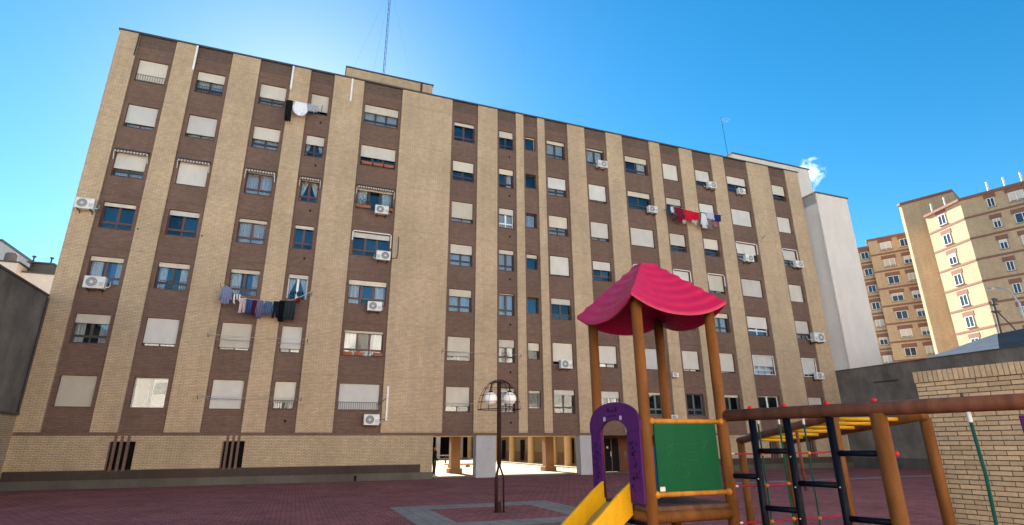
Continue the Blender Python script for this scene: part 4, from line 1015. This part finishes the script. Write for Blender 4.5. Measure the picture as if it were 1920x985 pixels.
# back panel in blue with handle, low bars
pp(B(3.97, 4.34, 6.07, 6.09, 1.22, 1.72), 'blue_panel', BLUEP, bevel=.01)
pp(MB().path([(4.0, 6.04, 1.55), (4.02, 6.0, 1.64), (4.05, 6.0, 1.72), (4.1, 6.04, 1.76)], .018, 8), 'handle', RAILY, smooth=True)
pp(MB().tube((3.42, 5.14, .86), (4.42, 5.14, .86), .05, n=16), 'low_rail', NAVY, smooth=True)
for i in range(5): pp(B(3.44, 3.46, 5.2+i*.16, 5.28+i*.16, .30, .98), 'low_slat', PURP if i % 2 else GREYP)
pp(MB().tube((3.42, 5.15, .98), (3.42, 6.05, .98), .03, n=12), 'low_rail', NAVY, smooth=True)

# long beam, ladder wall
A0 = Vector((4.45, 5.06, 2.04)); A1 = Vector((5.153, 2.701, 2.04)); ad = (A1-A0).normalized()
def An(s, z): p = A0+ad*s; return Vector((p.x, p.y, z))
pp(MB().tube(An(-.02, 2.04), An(4.4, 2.04), .062, n=24), 'beam', BEAMB, smooth=True)
for s in (.30, .672, 1.087):
    pp(MB().tube(An(s, .02), An(s, 2.0), .036, n=16), 'ladder_stile', NAVY, smooth=True)
for s in (.30, .672, 1.087, 1.50): pp(MB().sphere(An(s, 2.108), .026, 12, 8), 'bolt_cap', CAPR, smooth=True)
pp(MB().tube(An(1.51, 0), An(1.51, 2.0), .068, n=24), 'post', ORANGE, smooth=True)
q = An(1.51, 1.655); pp(MB().sphere(q+Vector((.05, -.055, 0)), .024, 12, 8), 'bolt_cap', CAPR, smooth=True)
pp(MB().tube(An(4.3, 0), An(4.3, 2.0), .068, n=24), 'post', ORANGE, smooth=True)
for s0, s1, zs_ in ((.0, .30, (1.42, .86, .34)), (.30, .672, (1.672, 1.127, .58)), (.672, 1.087, (1.376, .83, .30)), (1.087, 1.51, (1.655, 1.098, .55))):
    for z in zs_: pp(MB().tube(An(s0, z), An(s1, z), .027, n=14), 'rung', NAVY, smooth=True)
for s, z in ((.672, 1.62), (.672, 1.06), (.672, 1.34), (.30, 1.40), (1.087, 1.36)): p = An(s, z); pp(MB().sphere(p+Vector((-.034, -.012, 0)), .008, 8, 6), 'bolt', STEEL)
# rope net
N0, N1 = Vector((4.47, 5.1, 0)), Vector((6.06, 5.1, 0))
pp(MB().tube((4.44, 5.1, 2.055), (6.08, 5.1, 2.055), .028, n=12), 'net_bar', BEAMB, smooth=True)
pp(MB().tube((6.1, 5.1, 0), (6.1, 5.1, 2.07), .058, n=20), 'post', ORANGE, smooth=True)
NX = (4.93, 5.24, 5.62); NZ = (1.64, 1.31, .95, .60, .28)
for x in NX:
    pp(MB().path([(x, 5.1, 2.0), (x+.004, 5.103, 1.5), (x-.003, 5.1, .9), (x, 5.1, .06)], .0095, 8), 'rope', ROPEG)
    pp(MB().tube((x, 5.1, 2.03), (x, 5.1, 1.955), .015, n=8), 'rope_end', FGREY)
for z in NZ:
    pts = [(4.47, 5.1, z)]+[(x, 5.1, z-.006+.012*(i % 2)) for i, x in enumerate(NX)]+[(6.05, 5.1, z+.01)]
    pp(MB().path(pts, .0085, 8), 'rope', ROPER)
    for i, x in enumerate(NX): pp(MB().sphere((x, 5.1, z-.006+.012*(i % 2)), .024, 10, 8, .9), 'rope_knot', KNOT, smooth=True)
    pp(MB().tube((4.47, 5.1, z), (4.53, 5.1, z), .013, n=8), 'rope_end', FGREY)
# horizontal ladder at the back
Bf, Bn_, Cf, Cn_ = Vector((6.93, 7.61, 1.785)), Vector((6.10, 5.06, 2.06)), Vector((7.39, 7.10, 1.765)), Vector((6.61, 4.38, 2.03))
ex = (Cn_-Cf).normalized()
pp(MB().tube(Bf-ex*.05, Bn_, .052, n=18), 'ladder_rail', BEAMB, smooth=True); pp(MB().tube(Cf-ex*.05, Cn_+ex*.05, .050, n=18), 'ladder_rail', ORANGE, smooth=True)
for i in range(7):
    t = .06+i*.14; pp(MB().tube(Bf.lerp(Bn_, t), Cf.lerp(Cn_, t)-Vector((0, 0, .0)), .022, n=12), 'ladder_rung', YELL, smooth=True)
    e = Cf.lerp(Cn_, t); d_ = (e-Bf.lerp(Bn_, t)).normalized(); pp(MB().tube(e+d_*.03, e+d_*.10, .030, .026, 12), 'rung_cap', RAILY, smooth=True)
for p, r_ in ((Bf, .058), (Cf, .058), (Cn_+Vector((.05, 0, 0)), .060)): pp(MB().tube((p.x+.0, p.y, 0), (p.x, p.y, p.z-.02), r_, n=20), 'post', ORANGE, smooth=True)
pp(MB().tube((6.35, 5.9, 1.15), (6.35, 5.9, 1.9), .020, n=10), 'hanging_bar', BEAMB, smooth=True)
# hanging rope and purple panel at the right
p = An(2.165, 0)
pp(MB().path([(p.x, p.y, 1.97), (p.x+.01, p.y-.005, 1.5), (p.x-.012, p.y+.01, .9), (p.x, p.y, .1)], .0125, 10), 'rope', ROPEG, smooth=True)
pp(MB().tube((p.x, p.y, 2.0), (p.x, p.y, 1.90), .018, n=10), 'rope_end', FGREY); pp(MB().tube((p.x-.02, p.y, 2.1), (p.x-.02, p.y, 2.125), .012, n=8), 'bolt', DARKMET)
q0 = An(2.47, 0); pp(MB().obox(q0, ad, ad.cross(Vector((0, 0, 1))), Vector((0, 0, 1)), (0, .26), (-.012, .012), (1.3, 1.94)), 'side_panel', PURP, bevel=.006)

# ================================================================== PERSON
def person(loc, rot, label):
    J = {}; V = []; E_ = []; Rr = []
    def add(n, p, r, par=None):
        J[n] = len(V); V.append(p); Rr.append(r)
        if par: E_.append((J[par], J[n]))
    add('pel', (0, 0, .93), (.155, .11)); add('waist', (0, 0, 1.08), (.14, .10), 'pel'); add('chest', (0, .0, 1.27), (.165, .115), 'waist'); add('neckb', (0, 0, 1.41), (.085, .07), 'chest')
    add('neck', (0, -.01, 1.47), (.052, .055), 'neckb'); add('head', (0, -.02, 1.57), (.075, .09), 'neck'); add('crown', (0, -.01, 1.67), (.062, .075), 'head'); add('nose', (0, -.115, 1.575), (.014, .02), 'head')
    for s, t in ((-1, 'l'), (1, 'r')):
        add('ear'+t, (s*.08, 0, 1.575), (.014, .02), 'head')
        add('hip'+t, (s*.09, 0, .88), (.095, .10), 'pel'); add('kn'+t, (s*.10, -.02 if s < 0 else .01, .49), (.062, .065), 'hip'+t); add('an'+t, (s*.105, .02, .09), (.042, .045), 'kn'+t)
        add('ft'+t, (s*.115, -.07, .045), (.042, .036), 'an'+t); add('to'+t, (s*.12, -.16, .035), (.036, .026), 'ft'+t)
        add('sh'+t, (s*.185, 0, 1.38), (.062, .062), 'neckb'); add('el'+t, (s*.235, .03, 1.11), (.044, .046), 'sh'+t); add('wr'+t, (s*.20, -.10, .90), (.030, .028), 'el'+t)
        add('pa'+t, (s*.195, -.13, .83), (.030, .018), 'wr'+t)
        for i in range(4): add('f%d%s' % (i, t), (s*(.172+i*.016), -.15-.004*i, .765+.006*abs(i-1)), (.008, .008), 'pa'+t); add('g%d%s' % (i, t), (s*(.168+i*.016), -.135, .735+.006*abs(i-1)), (.007, .007), 'f%d%s' % (i, t))
        add('th'+t, (s*.16, -.15, .81), (.010, .010), 'pa'+t)
    me = bpy.data.meshes.new('person'); me.from_pydata(V, E_, []); o = bpy.data.objects.new('person', me); C.objects.link(o)
    sk = o.modifiers.new('skin', 'SKIN'); 
    for i, r in enumerate(Rr): me.skin_vertices[0].data[i].radius = r
    me.skin_vertices[0].data[0].use_root = True
    o.modifiers.new('sub', 'SUBSURF').levels = 2
    dg = bpy.context.evaluated_depsgraph_get(); me2 = bpy.data.meshes.new_from_object(o.evaluated_get(dg)); o.modifiers.clear(); o.data = me2
    for mt in (cloth('jacket_black', (.012, .012, .015)), cloth('trousers_charcoal', (.03, .03, .035)), plain('skin', (.36, .20, .14), .5), plain('shoe_white', (.6, .6, .6), .5), plain('hair_dark', (.015, .01, .008), .6)): me2.materials.append(mt)
    for f in me2.polygons:
        c = f.center; f.use_smooth = True
        f.material_index = 3 if c.z < .085 else 1 if (c.z < .92 and abs(c.x) < .17) else 2 if (c.z < .88) else 0 if c.z < 1.46 else (4 if c.z > 1.60 and c.y > -.07 or c.z > 1.66 else 2)
    o.location = loc; o.rotation_euler = (0, 0, rot)
    return tag(o, label, 'person')
person((7.62, 32.75, 0.002), R(50), 'person in dark clothes and white shoes standing at the passage corner')
